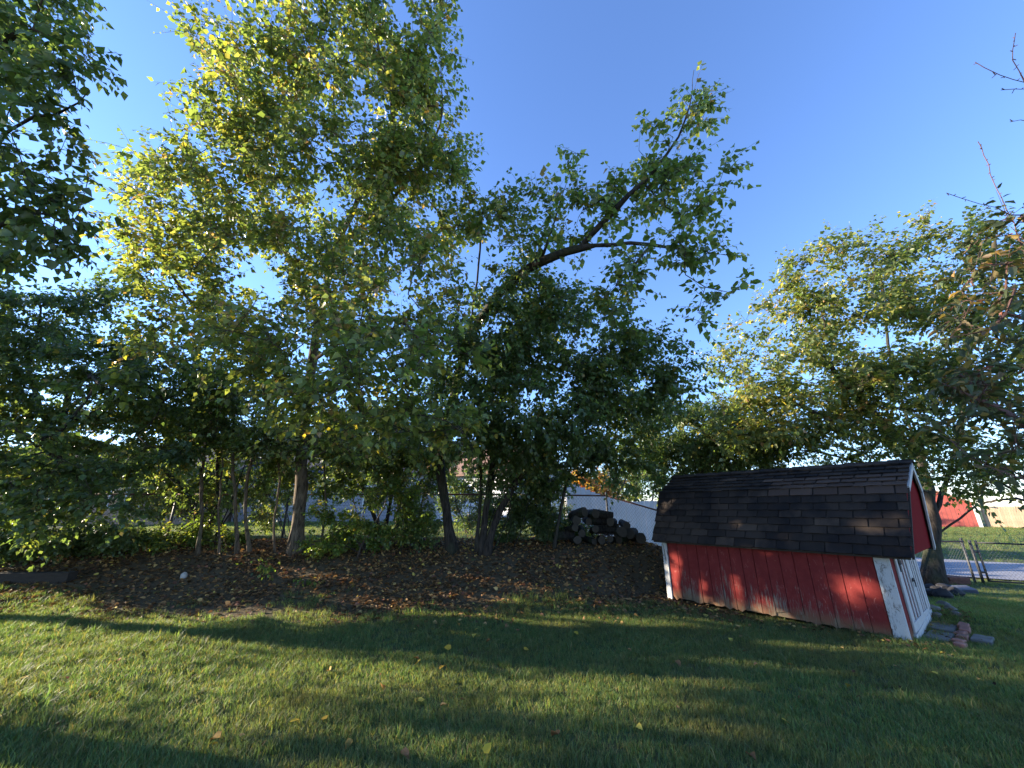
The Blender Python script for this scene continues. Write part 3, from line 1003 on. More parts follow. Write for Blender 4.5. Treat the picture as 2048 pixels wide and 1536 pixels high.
gab = MB()
gx_ = OH - .05
prof = [(-OV + .05, EZ - .0), (KY - .02, KZ - .045), (PY, PZ - .06), (SW - KY + .02, KZ - .045), (SW + OV - .05, EZ - .0)]
gab.raw([(gx_, y, z) for y, z in prof] + [(gx_ - .02, y, z) for y, z in prof], [(0, 4, 3, 2, 1), (5, 6, 7, 8, 9)] + [(i_, i_ + 1, i_ + 6, i_ + 5) for i_ in range(4)] + [(4, 0, 5, 9)])
lean(gab.build('gable', M['red_gable'], shed))
MB().box(.02, -OV + .05, EZ - .015, gx_ - .021, SW + OV - .05, EZ - .002).build('soffit', M['red_gable'], shed)
# roof deck and fascia
edge = [(-OV, EZ), (KY, KZ), (PY, PZ), (SW - KY, KZ), (SW + OV, EZ)]
rx0, rx1 = -SL - .13, OH
deck = MB()
low_ = [(y, z - .035) for y, z in edge]
vs = [(x, y, z) for x in (rx0 + .02, rx1 - .03) for y, z in edge] + [(x, y, z) for x in (rx0 + .02, rx1 - .03) for y, z in low_]
fs = [(i_, i_ + 1, i_ + 6, i_ + 5) for i_ in range(4)] + [(i_ + 11, i_ + 10, i_ + 15, i_ + 16) for i_ in range(4)]
fs += [(0, 5, 15, 10), (4, 14, 19, 9)] + [(i_, i_ + 10, i_ + 11, i_ + 1) for i_ in range(4)] + [(i_ + 5, i_ + 6, i_ + 16, i_ + 15) for i_ in range(4)]
roof = lean(deck.raw(vs, fs).build('roof', M['timber'], shed))
for i_ in range(4):
    (ya, za), (yb, zb) = edge[i_], edge[i_ + 1]
    d = Vector((0, yb - ya, zb - za)).normalized(); nn = Vector((0, -d.z, d.y))
    if nn.z < 0: nn = -nn
    off = -.045
    A_ = Vector((rx1 - .012, ya, za)) + nn * off; B_ = Vector((rx1 - .012, yb, zb)) + nn * off
    lean(MB().beam(A_, B_, .022, .085 if i_ else .05, nn).build('fascia', M['trim_white'] if i_ else M['timber'], roof))
    A_.x = B_.x = rx0 + .008
    lean(MB().beam(A_, B_, .022, .085, nn).build('fascia', M['peel'], roof))


def shingle_mesh(w, l, t, seed):
    r_ = random.Random(seed)
    # lies in local x (along), y (up the slope), z (out): bottom edge slightly curled and ragged
    nx_ = 4
    vs = []
    for zz in (0, 1):
        for j_, y in enumerate((0, l * .5, l)):
            for i_ in range(nx_):
                x = w * i_ / (nx_ - 1)
                curl = (r_.uniform(.000, .007) if j_ == 0 else 0)
                vs.append((x, y + (r_.uniform(-.006, .006) if j_ == 0 else 0), (t * (1 - .8 * j_ / 2) if zz else 0) + curl))
    fs = []
    for j_ in range(2):
        for i_ in range(nx_ - 1):
            a = j_ * nx_ + i_
            fs.append((a + 12, a + 13, a + 13 + nx_, a + 12 + nx_)); fs.append((a, a + nx_, a + nx_ + 1, a + 1))
    for i_ in range(nx_ - 1): fs.append((i_, i_ + 1, i_ + 13, i_ + 12))
    for j_ in range(2):
        a = j_ * nx_; fs.append((a, a + 12, a + 12 + nx_, a + nx_)); b = a + nx_ - 1; fs.append((b, b + nx_, b + nx_ + 12, b + 12))
    me = bpy.data.meshes.new('shingle'); me.from_pydata(vs, [], fs); me.update()
    return me


TABW, EXPO = .305, .118
SH = [shingle_mesh(TABW - .013, EXPO * 1.5, .011, k) for k in range(8)]
SHN = [shingle_mesh(TABW - .011, EXPO * 1.5, .012, 50 + k) for k in range(4)]
SHW = [shingle_mesh(TABW - .008, EXPO * 1.45, .016, 80 + k) for k in range(8)]
for q_ in SH + SHW: q_.materials.append(M['shingle'])
for q_ in SHN: q_.materials.append(M['shingle_new'])
far_sh = MB()
for side in range(4):
    (ya, za), (yb, zb) = (edge[side], edge[side + 1]) if side < 2 else (edge[4 - (side - 2)], edge[3 - (side - 2)])
    L_ = math.hypot(yb - ya, zb - za); rows = int(round(L_ / EXPO)); ex = L_ / rows
    d = Vector((0, (yb - ya) / L_, (zb - za) / L_)); ex_x = Vector((1, 0, 0))
    nn = ex_x.cross(d)
    flip = nn.z < 0 or (side == 2 and nn.y < 0)
    if side >= 2: nn = Vector((0, abs(nn.y), abs(nn.z)))
    for r_ in range(rows):
        off = (r_ % 2) * TABW / 2 + rng.uniform(-.02, .02)
        x = rx0 - off
        while x < rx1 - .01:
            xa, xb = max(x, rx0), min(x + TABW, rx1)
            if xb - xa > .03:
                org = Vector((xa, ya, za)) + d * (r_ * ex - (.02 if r_ == 0 else 0)) + nn * (.004 + rng.uniform(0, .003))
                tilt = .06 + (rng.uniform(0, .05) if side == 1 else rng.uniform(0, .012))
                dd = (d - nn * tilt).normalized()
                n2_ = ex_x.cross(dd) if side < 2 else dd.cross(ex_x)
                org = org + nn * (.010 + tilt * .12)
                org.x += lean_x(org.x, org.z) if side < 2 else 0
                if side < 2:
                    newer = (side == 0 and r_ >= rows - 1 and xa > -1.45) or (side == 1 and r_ <= 2 and xa > -1.45 - .1 * r_)
                    me = (SHN[int(rng.integers(4))] if newer else (SHW if side == 1 else SH)[int(rng.integers(8))])
                    o = bpy.data.objects.new('shingle', me); o.parent = roof
                    sx = (xb - xa) / TABW
                    a_r = rng.normal(0, .012 if side == 1 else .006)
                    X_ = (ex_x + dd * a_r).normalized(); Y_ = (dd - X_ * dd.dot(X_)).normalized(); Z_ = X_.cross(Y_)
                    mt = Matrix(((X_.x * sx, Y_.x, Z_.x, org.x), (X_.y * sx, Y_.y, Z_.y, org.y), (X_.z * sx, Y_.z, Z_.z, org.z), (0, 0, 0, 1)))
                    o.matrix_local = mt; COL.objects.link(o)
                else:
                    p0, p1, p2, p3 = org, org + ex_x * (xb - xa - .006), org + ex_x * (xb - xa - .006) + dd * ex * 1.4, org + dd * ex * 1.4
                    far_sh.raw([p0, p1, p2, p3] + [p + nn * .011 for p in (p0, p1, p2, p3)], [(3, 2, 1, 0), (4, 5, 6, 7), (0, 1, 5, 4), (1, 2, 6, 5), (2, 3, 7, 6), (3, 0, 4, 7)])
            x += TABW
tag(lean(far_sh.build('shingle_field', M['shingle'], roof)), kind='stuff')
x = rx0
while x < rx1 - .02:
    w_ = min(.24, rx1 - x)
    mb = MB(); zc = PZ + .034
    vs = []
    for xx, lift in ((x, .012), (x + w_ + .03, .0)):
        for t in (0, .010):
            vs += [(xx, PY - .13, zc - .055 + lift + t), (xx, PY, zc + lift + t), (xx, PY + .13, zc - .055 + lift + t)]
    fs = [(3, 4, 10, 9), (4, 5, 11, 10), (0, 6, 7, 1), (1, 7, 8, 2), (0, 1, 4, 3), (1, 2, 5, 4), (6, 9, 10, 7), (7, 10, 11, 8), (0, 3, 9, 6), (2, 8, 11, 5)]
    mb.raw([(a, b, c + rng.uniform(-.004, .004)) for a, b, c in vs], fs); lean(mb.build('ridge_shingle', M['shingle'], roof))
    x += w_

# ------------------------------------------------------------------ things lying by the shed door and at the tree
def rough_stone(name, label, cat, p, size, m, seed, rz=0.0, group=None):
    bm = bmesh.new(); bmesh.ops.create_icosphere(bm, subdivisions=2, radius=.5)
    r_ = random.Random(seed); ph = [r_.uniform(0, 6) for _ in range(6)]
    for v in bm.verts:
        c = v.co
        k = 1 + .13 * sin(c.x * 7 + ph[0]) * sin(c.y * 6 + ph[1]) + .10 * sin(c.z * 9 + ph[2]) + r_.uniform(-.06, .06)
        v.co = Vector((c.x * k * size[0], c.y * k * size[1], max(c.z * k, -.42) * size[2]))
    me = bpy.data.meshes.new(name); bm.to_mesh(me); bm.free()
    o = link(name, me, m); o.location = p; o.rotation_euler = (0, 0, rz)
    return tag(o, label, cat, group)


def at_shed(x, y, z=None):
    w_ = Vector((SA[0] - SU[0] * x + SU[1] * y, SA[1] - SU[1] * x - SU[0] * y, 0))
    w_.z = gz(w_.x, w_.y) if z is None else z
    return w_


srz = shed.rotation_euler.z
for (x, y, w, l, lab) in ((.18, .70, .24, .46, 'grey concrete paver lying against the shed sill, nearer one'), (.18, 1.24, .24, .50, 'grey concrete paver lying against the shed sill, farther one'), (.54, .95, .18, .36, 'grey concrete paver on the outer side of the brick row')):
    p = at_shed(x, y)
    o = MB().box(-w / 2, -l / 2, -.05, w / 2, l / 2, .045, ch=.008).build('paver', M['concrete']); o.location = p; o.rotation_euler = (rng.uniform(-.02, .02), rng.uniform(-.03, .03), srz + rng.uniform(-.06, .06))
    tag(o, lab, 'paver')
for k in range(6):
    p = at_shed(.37 + .012 * (-1) ** k, .40 + k * .205 + rng.uniform(-.01, .01))
    o = MB().box(-.05, -.098, -.03, .05, .098, .050 + .03 * rng.random(), ch=.009).build('brick', M['brick']); o.location = p
    o.rotation_euler = (rng.uniform(-.12, .12), rng.uniform(-.12, .12), srz + rng.uniform(-.15, .15))
    tag(o, 'worn red brick, %s of the short row by the shed door' % ('nearest the lawn', 'second from the lawn end', 'third from the lawn end', 'third from the far end', 'second from the far end', 'farthest from the lawn')[k], 'brick', 'bricks in the row by the shed door')
for k, (px, py, s_) in enumerate(((1868, 1222, .2), (1888, 1214, .22), (1902, 1222, .16), (1875, 1235, .14), (1912, 1232, .13))):
    rough_stone('rubble_stone', 'broken pale rubble stone in the heap past the bricks', 'stone', on_ground(px, py) + np.array((0, 0, .03)), (s_, s_ * .8, s_ * .6), M['concrete'], 30 + k, k, 'rubble stones past the bricks')
for k, (px, py, s_) in enumerate(((1862, 1180, .26), (1876, 1186, .24), (1889, 1180, .28), (1870, 1194, .24), (1886, 1196, .3), (1900, 1190, .26), (1912, 1192, .3), (1860, 1192, .22))):
    rough_stone('dark_stone', 'dark stone heaped round the foot of the tree behind the shed', 'stone', on_ground(px, py) + np.array((0, 0, .06)), (s_, s_ * .9, s_ * .75), M['stone_dark'], 60 + k, k * 1.3, 'dark stones at the tree foot')
o = MB().box(-.30, -.26, -.06, .30, .26, .06, ch=.012).build('stone_slab', M['slate']); o.location = Vector(on_ground(1915, 1184)) + Vector((0, 0, .05)); o.rotation_euler = (.05, -.08, -.5)
tag(o, 'flat blue grey slab leaning on the dark stones by the tree', 'slab')
for k, (dx, dz) in enumerate(((0, 0), (.02, .10))):
    g0 = on_ground(1916, 1168)
    o = MB().box(-.24, -.11, 0, .24, .11, .095, ch=.01).build('stacked_brick', M['brick']); o.location = Vector(g0) + Vector((dx, 0, dz - .01)); o.rotation_euler = (0, 0, -.35 + .1 * k)
    tag(o, ('lower' if k == 0 else 'upper') + ' of two rusty brown blocks stacked near the gate posts', 'block')
rough_stone('pale_stone', 'pale rounded stone lying alone on the bare earth at left', 'stone', on_ground(367, 1156) + np.array((0, 0, .03)), (.13, .12, .12), M['stone_pale'], 7)
g0, g1 = on_ground(-60, 1165), on_ground(142, 1162)
mb = MB().beam((g0[0], g0[1], g0[2] + .06), (g1[0], g1[1], g1[2] + .06), .18, .20)
tag(mb.build('landscape_timber', M['timber']), 'dark landscape timber edging the bed at far left', 'timber')

# tangle of dead sticks in the log heap
bh = empty('brush_heap', Vector(on_ground(1200, 1078))); tag(bh, 'dark tangle of dead sticks heaped over the logs by the fence', 'brush')
mb = MB()
for k in range(150):
    c = np.array(bh.location) + np.array((rng.normal(0, .52), rng.normal(.15, .22), 0)); c[2] = gz(c[0], c[1]) + abs(rng.normal(0, .26)) * max(.15, 1 - abs(c[0] - bh.location.x) / 1.3)
    a_ = rng.uniform(0, 2 * pi); d_ = np.array((cos(a_), sin(a_) * .6, rng.normal(0, .28))) * rng.uniform(.15, .5)
    mb.tube([c - d_, c + rng.normal(0, .03, 3), c + d_], [.012 * rng.uniform(.5, 1.4), .010, .004], 4)
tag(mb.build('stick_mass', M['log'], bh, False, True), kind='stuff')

# log pile
lp = [(1128, 1062, .0, .5), (1150, 1068, .2, .6), (1175, 1070, -.2, .6), (1200, 1070, .1, .6), (1225, 1070, .3, .55), (1250, 1068, -.1, .6), (1275, 1068, .2, .5),
      (1140, 1050, .3, .6), (1163, 1052, -.3, .6), (1188, 1052, .2, .65), (1214, 1052, -.1, .6), (1240, 1054, .2, .6), (1264, 1056, 0, .6), (1150, 1036, .2, .5), (1175, 1036, -.2, .6), (1200, 1036, .25, .6), (1226, 1038, .1, .5), (1250, 1042, -.2, .5), (1158, 1022, .4, .5), (1185, 1022, 0, .5), (1208, 1024, .3, .5)]
for k, (px, py, tw, ln) in enumerate(lp):
    c = P(px, 1068, 10.05 + rng.uniform(-.15, .2)); c[2] = gz(c[0], c[1]) + .09 + (1068 - py) * .0125
    r0_ = rng.uniform(.075, .13); a = rng.uniform(-.6, .6) + (pi / 2 if k % 5 else .2)
    root = empty('log', Vector(c), a); tag(root, 'dark split log in the heap against the back fence', 'log', 'logs heaped against the back fence')
    n_ = 9; prof_ = [1 + rng.uniform(-.13, .13) for _ in range(n_)]
    vs = []
    for i_, x in enumerate((-ln / 2, -ln / 6, ln / 6, ln / 2)):
        kk = 1 + rng.uniform(-.06, .06)
        vs += [(x, r0_ * prof_[j_] * kk * cos(2 * pi * j_ / n_), r0_ * prof_[j_] * kk * sin(2 * pi * j_ / n_)) for j_ in range(n_)]
    fs = [(i_ * n_ + j_, i_ * n_ + (j_ + 1) % n_, (i_ + 1) * n_ + (j_ + 1) % n_, (i_ + 1) * n_ + j_) for i_ in range(3) for j_ in range(n_)]
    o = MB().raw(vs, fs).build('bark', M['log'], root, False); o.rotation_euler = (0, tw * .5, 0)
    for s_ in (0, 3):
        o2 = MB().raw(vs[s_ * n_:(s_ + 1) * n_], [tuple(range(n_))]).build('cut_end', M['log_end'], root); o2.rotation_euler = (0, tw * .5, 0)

# ------------------------------------------------------------------ grass (one object, tufts instanced on its own points)
def in_shed(x, y, pad=0.0):
    dx, dy = x - SA[0], y - SA[1]
    lx, ly = -(dx * SU[0] + dy * SU[1]), dx * SU[1] - dy * SU[0]
    return (lx < .02 + pad) & (lx > -SL - pad) & (ly > -pad) & (ly < SW + pad)


def make_grass():
    V, F, C, T, G = [], [], [], [], []
    NT = 10
    nb = 0
    for t in range(NT):
        weedy = t >= 8
        for b in range(20 if not weedy else 26):
            a = rng.uniform(0, 2 * pi); r = .055 * math.sqrt(rng.random())
            x0, y0 = r * cos(a), r * sin(a)
            h = rng.uniform(.022, .050) * (1.9 if weedy else 1); w = rng.uniform(.0012, .0024) * (1.3 if weedy else 1)
            la = rng.uniform(0, 2 * pi); lean = rng.uniform(.25, 1.1) * h
            sx, sy = -sin(la) * w, cos(la) * w
            dry = rng.random()
            if dry < .16: col = np.array((.30, .24, .11)) * rng.uniform(.7, 1.15)
            elif dry < .30: col = np.array((.19, .205, .065)) * rng.uniform(.8, 1.2)
            else: col = np.array((.108, .168, .066)) * rng.uniform(.7, 1.4)
            lx, ly = cos(la) * lean, sin(la) * lean
            vs = [(x0 - sx, y0 - sy, -.01), (x0 + sx, y0 + sy, -.01), (x0 + lx * .3 + sx * .8, y0 + ly * .3 + sy * .8, h * .6), (x0 + lx * .3 - sx * .8, y0 + ly * .3 - sy * .8, h * .6), (x0 + lx, y0 + ly, h)]
            V += vs; k = nb * 5
            F += [(k, k + 1, k + 2), (k, k + 2, k + 3), (k + 3, k + 2, k + 4)]
            C += [col] * 5; G += [t] * 3; nb += 1
    nv = len(V)
    # where tufts stand
    pts = []
    def scatter(xa, xb, ya, yb, dens):
        n = int((xb - xa) * (yb - ya) * dens)
        x, y = rng.uniform(xa, xb, n), rng.uniform(ya, yb, n)
        pts.append(np.stack([x, y], 1))
    scatter(-6.5, 6.5, 2.3, 4.2, 620)
    scatter(-10.5, 10.5, 4.2, 6.2, 460)
    scatter(-12.5, 12.5, 6.2, 8.2, 320)
    scatter(4.5, 17, 8.2, 13.2, 90)
    scatter(-15, 3, 8.2, 12, 14)
    scatter(-16, 6, 11, 24, 30)
    scatter(9, 46, 12.5, 38, 15)
    p = np.concatenate(pts); x, y = p[:, 0], p[:, 1]
    keep = (np.abs(x) < 1.42 * y + .9) & ~in_shed(x, y, .0)
    litt = litter_mask(x, y)
    nz = .5 + .5 * np.sin(x * 2.3 + 1.1 * np.sin(y * 1.9)) * np.sin(y * 2.9 + np.sin(x * 1.4))
    bare = np.exp(-(((x + 4.4) / 1.5) ** 2 + ((y - 7.0) / .4) ** 2)) + .55 * np.exp(-(((x + 1.3) / .5) ** 2 + ((y - 5.6) / .5) ** 2))
    keep &= rng.random(len(x)) > np.clip(litt * 1.02 + bare * .9, 0, .985)
    ndens = sstep(.0, .35, nz) * .35 + .65
    keep &= rng.random(len(x)) < ndens
    road = (y > 13.6 - .75 * (x - 13.9)) & (y < 13.6 - .75 * (x - 13.9) + 7.3) & (x > 5)
    keep &= ~road
    p = p[keep]; x, y = p[:, 0], p[:, 1]; n = len(p)
    z = ground(x, y)
    far = 1 + 1.6 * sstep(13, 26, y)
    left = sstep(-1.0, -4.5, x) * sstep(7.8, 5, y) * .35
    edge_ = np.exp(-((y - litter_edge(x)) / .35) ** 2) * (x < 3) * .45
    shed_edge = in_shed(x, y, .22) * .5
    sc = rng.uniform(.75, 1.25, n) * (1 + left + edge_ * rng.random(n) + shed_edge * rng.random(n)) * far
    pick = rng.integers(0, 8, n)
    weed = rng.random(n) < (.015 + .10 * left + .05 * (edge_ > .1))
    pick = np.where(weed, rng.integers(8, NT, n), pick)
    rot = np.stack([rng.normal(0, .12, n), rng.normal(0, .12, n), rng.uniform(0, 2 * pi, n)], 1)
    allV = np.concatenate([np.array(V), np.stack([x, y, z], 1)])
    me = bpy.data.meshes.new('grass')
    F = np.array(F, np.int32)
    me.vertices.add(len(allV)); me.vertices.foreach_set('co', allV.astype(np.float32).ravel())
    me.loops.add(F.size); me.loops.foreach_set('vertex_index', F.ravel())
    me.polygons.add(len(F)); me.polygons.foreach_set('loop_start', np.arange(0, F.size, 3, dtype=np.int32))
    me.update(calc_edges=True)
    ca = me.color_attributes.new('Col', 'FLOAT_COLOR', 'POINT')
    cc = np.ones((len(allV), 4), np.float32); cc[:nv, :3] = np.array(C); ca.data.foreach_set('color', cc.ravel())
    def attr(nm, ty, arr, prop='value'):
        a = me.attributes.new(nm, ty, 'POINT'); a.data.foreach_set(prop, arr)
    attr('is_point', 'BOOLEAN', np.concatenate([np.zeros(nv, bool), np.ones(n, bool)]))
    attr('pick', 'INT', np.concatenate([np.zeros(nv, np.int32), pick.astype(np.int32)]))
    attr('scl', 'FLOAT', np.concatenate([np.ones(nv, np.float32), sc.astype(np.float32)]))
    attr('rot', 'FLOAT_VECTOR', np.concatenate([np.zeros((nv, 3)), rot]).astype(np.float32).ravel(), 'vector')
    g = me.attributes.new('gid', 'INT', 'FACE'); g.data.foreach_set('value', np.array(G, np.int32))
    o = link('grass', me, M['grass']); tag(o, kind='stuff')
    ng = bpy.data.node_groups.new('grass_tufts', 'GeometryNodeTree')
    ng.interface.new_socket('Geometry', in_out='INPUT', socket_type='NodeSocketGeometry')
    ng.interface.new_socket('Geometry', in_out='OUTPUT', socket_type='NodeSocketGeometry')
    nn, lk = ng.nodes, ng.links
    gi, gout = nn.new('NodeGroupInput'), nn.new('NodeGroupOutput')
    def named(nm, ty):
        q = nn.new('GeometryNodeInputNamedAttribute'); q.data_type = ty; q.inputs['Name'].default_value = nm; return q.outputs['Attribute']
    sp = nn.new('GeometryNodeSeparateGeometry'); sp.domain = 'POINT'
    lk.new(gi.outputs[0], sp.inputs['Geometry']); lk.new(named('is_point', 'BOOLEAN'), sp.inputs['Selection'])
    si = nn.new('GeometryNodeSplitToInstances'); si.domain = 'FACE'
    lk.new(sp.outputs['Inverted'], si.inputs['Geometry']); lk.new(named('gid', 'INT'), si.inputs['Group ID'])
    ip = nn.new('GeometryNodeInstanceOnPoints')
    lk.new(sp.outputs['Selection'], ip.inputs['Points']); lk.new(si.outputs['Instances'], ip.inputs['Instance'])
    ip.inputs['Pick Instance'].default_value = True
    lk.new(named('pick', 'INT'), ip.inputs['Instance Index']); lk.new(named('scl', 'FLOAT'), ip.inputs['Scale'])
    er = nn.new('FunctionNodeEulerToRotation'); lk.new(named('rot', 'FLOAT_VECTOR'), er.inputs[0]); lk.new(er.outputs[0], ip.inputs['Rotation'])
    lk.new(ip.outputs[0], gout.inputs[0])
    md = o.modifiers.new('tufts', 'NODES'); md.node_group = ng
    STATS.append(('grass', n, nb))


make_grass()

# ------------------------------------------------------------------ leaf litter on the bank, fallen leaves on the lawn
def litter(n, xa, xb, ya, yb, prob):
    x, y = rng.uniform(xa, xb, n), rng.uniform(ya, yb, n)
    k = (rng.random(n) < prob(x, y)) & ~in_shed(x, y, .0); x, y = x[k], y[k]; n = len(x)
    pos = np.stack([x, y, ground(x, y) + rng.uniform(.004, .035, n)], 1)
    a = rng.uniform(0, 2 * pi, n); ax = unit(np.stack([np.cos(a), np.sin(a), rng.normal(0, .28, n)], 1))
    nr = np.array((0, 0, 1.)) + rng.normal(0, .42, (n, 3)); nr = unit(nr - (nr * ax).sum(1, keepdims=True) * ax)
    return pos, ax, nr


pal_d = np.array((1.05, 1.05, .78)) * np.array([(.10, .055, .032), (.16, .085, .045), (.22, .13, .07), (.065, .040, .028), (.30, .20, .10), (.13, .06, .05), (.34, .26, .08)])
pos, ax, nr = litter(60000, -14, 5.5, 6.3, 12.0, lambda x, y: np.clip(litter_mask(x, y) * (.42 + .58 * sstep(-.35, .5, np.sin(x * 1.9 + 2 * np.sin(y * 1.1)) * np.sin(y * 2.3 + np.sin(x * 1.3)))) * (1 - .75 * np.exp(-(((x + 4.4) / 1.5) ** 2 + ((y - 7.15) / .4) ** 2))) + .03, 0, 1))
n = len(pos)
col = pal_d[rng.choice(7, n, p=(.26, .24, .14, .2, .06, .07, .03))] * rng.uniform(.85, 2.2, (n, 1))
tag(link('leaf_litter', leaf_mesh('leaf_litter', pos, ax, nr, rng.uniform(.035, .095, n), col, LEAF_T), M['dead_leaf']), kind='stuff')
# thin litter along the shed foot and strewn in the grass
p2, a2, n2 = litter(9000, 1.0, 8.0, 4.0, 9.5, lambda x, y: (in_shed(x, y, .38) * .42 + .012))
p3, a3, n3 = litter(7000, -11, 11, 3.0, 8.0, lambda x, y: .02 + .5 * np.exp(-((y - litter_edge(x) + .25) / .6) ** 2) * (x < 3.2))
p2, a2, n2 = np.concatenate([p2, p3]), np.concatenate([a2, a3]), np.concatenate([n2, n3]); p2[:, 2] += .02
n = len(p2); col = pal_d[rng.choice(7, n, p=(.2, .2, .2, .12, .12, .06, .1))] * rng.uniform(.7, 1.4, (n, 1))
tag(link('strewn_litter', leaf_mesh('strewn_litter', p2, a2, n2, rng.uniform(.03, .07, n), col, LEAF_S), M['dead_leaf']), kind='stuff')

FALL = [(15, 1378, 0), (34, 1370, 0), (322, 1312, 0), (175, 1408, 1), (424, 1500, 0), (437, 1492, 1), (596, 1452, 0), (652, 1452, 0), (840, 1330, 0), (828, 1326, 1), (888, 1342, 0), (836, 1416, 0), (980, 1288, 1), (1048, 1308, 0), (950, 1276, 0),
        (1270, 1358, 0), (1352, 1332, 1), (1275, 1464, 0), (1566, 1452, 0), (1118, 1484, 1), (704, 1495, 1), (968, 1524, 0), (800, 1520, 1), (1462, 1284, 0), (1150, 1270, 0), (902, 1306, 0), (660, 1350, 1), (760, 1380, 1), (1500, 1526, 1),
        (1180, 1262, 0), (1218, 1250, 0), (1026, 1250, 1), (915, 1255, 1), (560, 1290, 0), (1700, 1380, 0), (1880, 1360, 0), (230, 1330, 1), (120, 1460, 1)]
fmes = []
for k in range(6):
    T = LEAF_T.copy(); T[:, 2] *= (.6 + k * .5); cc_ = ((.50, .36, .04), (.44, .28, .035), (.52, .40, .07), (.33, .15, .045), (.28, .14, .06), (.40, .22, .05))[k]
    fm = mesh_np('fallen_leaf', T, LEAF_F, np.repeat(np.array([cc_]), 7, 0)); fm.materials.append(M['dead_leaf']); fmes.append(fm)
for k, (px, py, br) in enumerate(FALL):
    g0 = on_ground(px, py, 2.2)
    o = bpy.data.objects.new('fallen_leaf', fmes[(k % 3) + 3 * br]); COL.objects.link(o)
    o.location = (g0[0], g0[1], g0[2] + .045); o.scale = (rng.uniform(.055, .095),) * 3; o.rotation_euler = (rng.normal(0, .35), rng.normal(0, .35), rng.uniform(0, 6.28))
    tag(o, 'brown fallen leaf lying on the lawn' if br else 'yellow fallen leaf lying on the lawn', 'leaf', 'brown leaves fallen on the lawn' if br else 'yellow leaves fallen on the lawn')
# fallen sticks in the litter
for k, (pa, pb, lab) in enumerate((((1040, 1106), (1075, 1112), 'thin pale fallen stick in the litter below the forked trunks'), ((1000, 1128), (1030, 1138), 'short pale fallen stick in the litter nearer the lawn'))):
    a, b = on_ground(*pa), on_ground(*pb)
    tag(MB().tube([a + (0, 0, .03), (a + b) / 2 + (0, .05, .05), b + (0, 0, .03)], [.012, .010, .006], 5).build('fallen_stick', M['twig'], None, True), lab, 'stick')

# ------------------------------------------------------------------ where the low sun reaches through the foliage
def on_plane(px, py, p0, nrm):
    a, f, u = ray(px, py); d = np.array((a, f, u)); o = np.array((0, 0, CAMZ))
    return o + d * (np.dot(np.array(p0) - o, nrm) / np.dot(d, nrm))


XL, YL = np.array((-SU[0], -SU[1], 0.)), np.array((SU[1], -SU[0], 0.))       # shed axes: along the wall, inwards
w0 = np.array((SA[0], SA[1], 0.))
for (px, py, r) in ((1352, 1112, .12), (1350, 1138, .14), (1360, 1165, .17), (1348, 1190, .15), (1385, 1130, .10), (1392, 1160, .13), (1392, 1190, .14), (1368, 1196, .15), (1422, 1142, .06), (1475, 1165, .13), (1490, 1190, .14), (1462, 1212, .12), (1500, 1212, .12), (1515, 1165, .07),
                    (1535, 1205, .11), (1530, 1225, .09), (1450, 1155, .05), (1650, 1155, .08), (1685, 1165, .11), (1715, 1172, .12), (1745, 1168, .10), (1640, 1190, .07), (1700, 1195, .10), (1760, 1195, .08), (1725, 1150, .06), (1590, 1106, .05), (1632, 1138, .06), (1660, 1205, .07), (1560, 1140, .04), (1570, 1235, .09)):
    GAPS.append((on_plane(px, py, w0, YL), r * 1.12, .25, 1.0))
rn = np.cross(XL, YL * (KY + OV) + np.array((0, 0, KZ - EZ))); rp = w0 - YL * OV + np.array((0, 0, EZ))
for (px, py, r) in ((1325, 996, .07), (1338, 1010, .08), (1330, 1025, .06), (1352, 1000, .05), (1345, 1040, .05), (1476, 1049, .08), (1450, 1066, .05), (1545, 1024, .05), (1578, 1072, .07), (1590, 1085, .06), (1712, 1048, .09), (1738, 1052, .10), (1760, 1060, .07), (1785, 1028, .06), (1805, 1044, .10),
                    (1668, 1084, .07), (1690, 1080, .05), (1803, 1094, .07), (1420, 1020, .04), (1500, 1095, .05)):
    GAPS.append((on_plane(px, py, rp, rn), r * 1.35, .25, 1.0))
for (px, py, r) in ((560, 1225, .20), (640, 1235, .16), (740, 1205, .20), (820, 1200, .22), (895, 1208, .20), (965, 1200, .22), (1045, 1212, .24), (1110, 1200, .20), (1165, 1236, .22), (1235, 1240, .24), (1300, 1250, .20), (1245, 1214, .18), (1375, 1240, .16), (1110, 1250, .16), (980, 1236, .14), (860, 1232, .14),
                    (1090, 1422, .14), (1055, 1426, .12), (1130, 1430, .13), (1130, 1362, .14), (1010, 1366, .12), (950, 1374, .13), (1255, 1374, .14), (1300, 1366, .12), (1480, 1330, .16), (1530, 1336, .13), (1250, 1410, .12), (1380, 1422, .12), (1600, 1296, .14), (1700, 1300, .14), (1900, 1314, .16), (1960, 1308, .14), (1835, 1400, .14), (1895, 1410, .12), (1430, 1370, .10), (1750, 1440, .10), (700, 1300, .16), (640, 1330, .18),
                    (790, 1130, .14), (850, 1142, .12), (1045, 1178, .18), (905, 1150, .10), (620, 1150, .22), (560, 1165, .2), (450, 1112, .16), (300, 1100, .2), (380, 1090, .2), (520, 1108, .15), (60, 1240, .2), (300, 1248, .2), (180, 1246, .16)):
    GAPS.append((on_ground(px, py, 2.2) + np.array((0, 0, .04)), r * (1.0 if py < 1262 else .72), .5, 1.0))
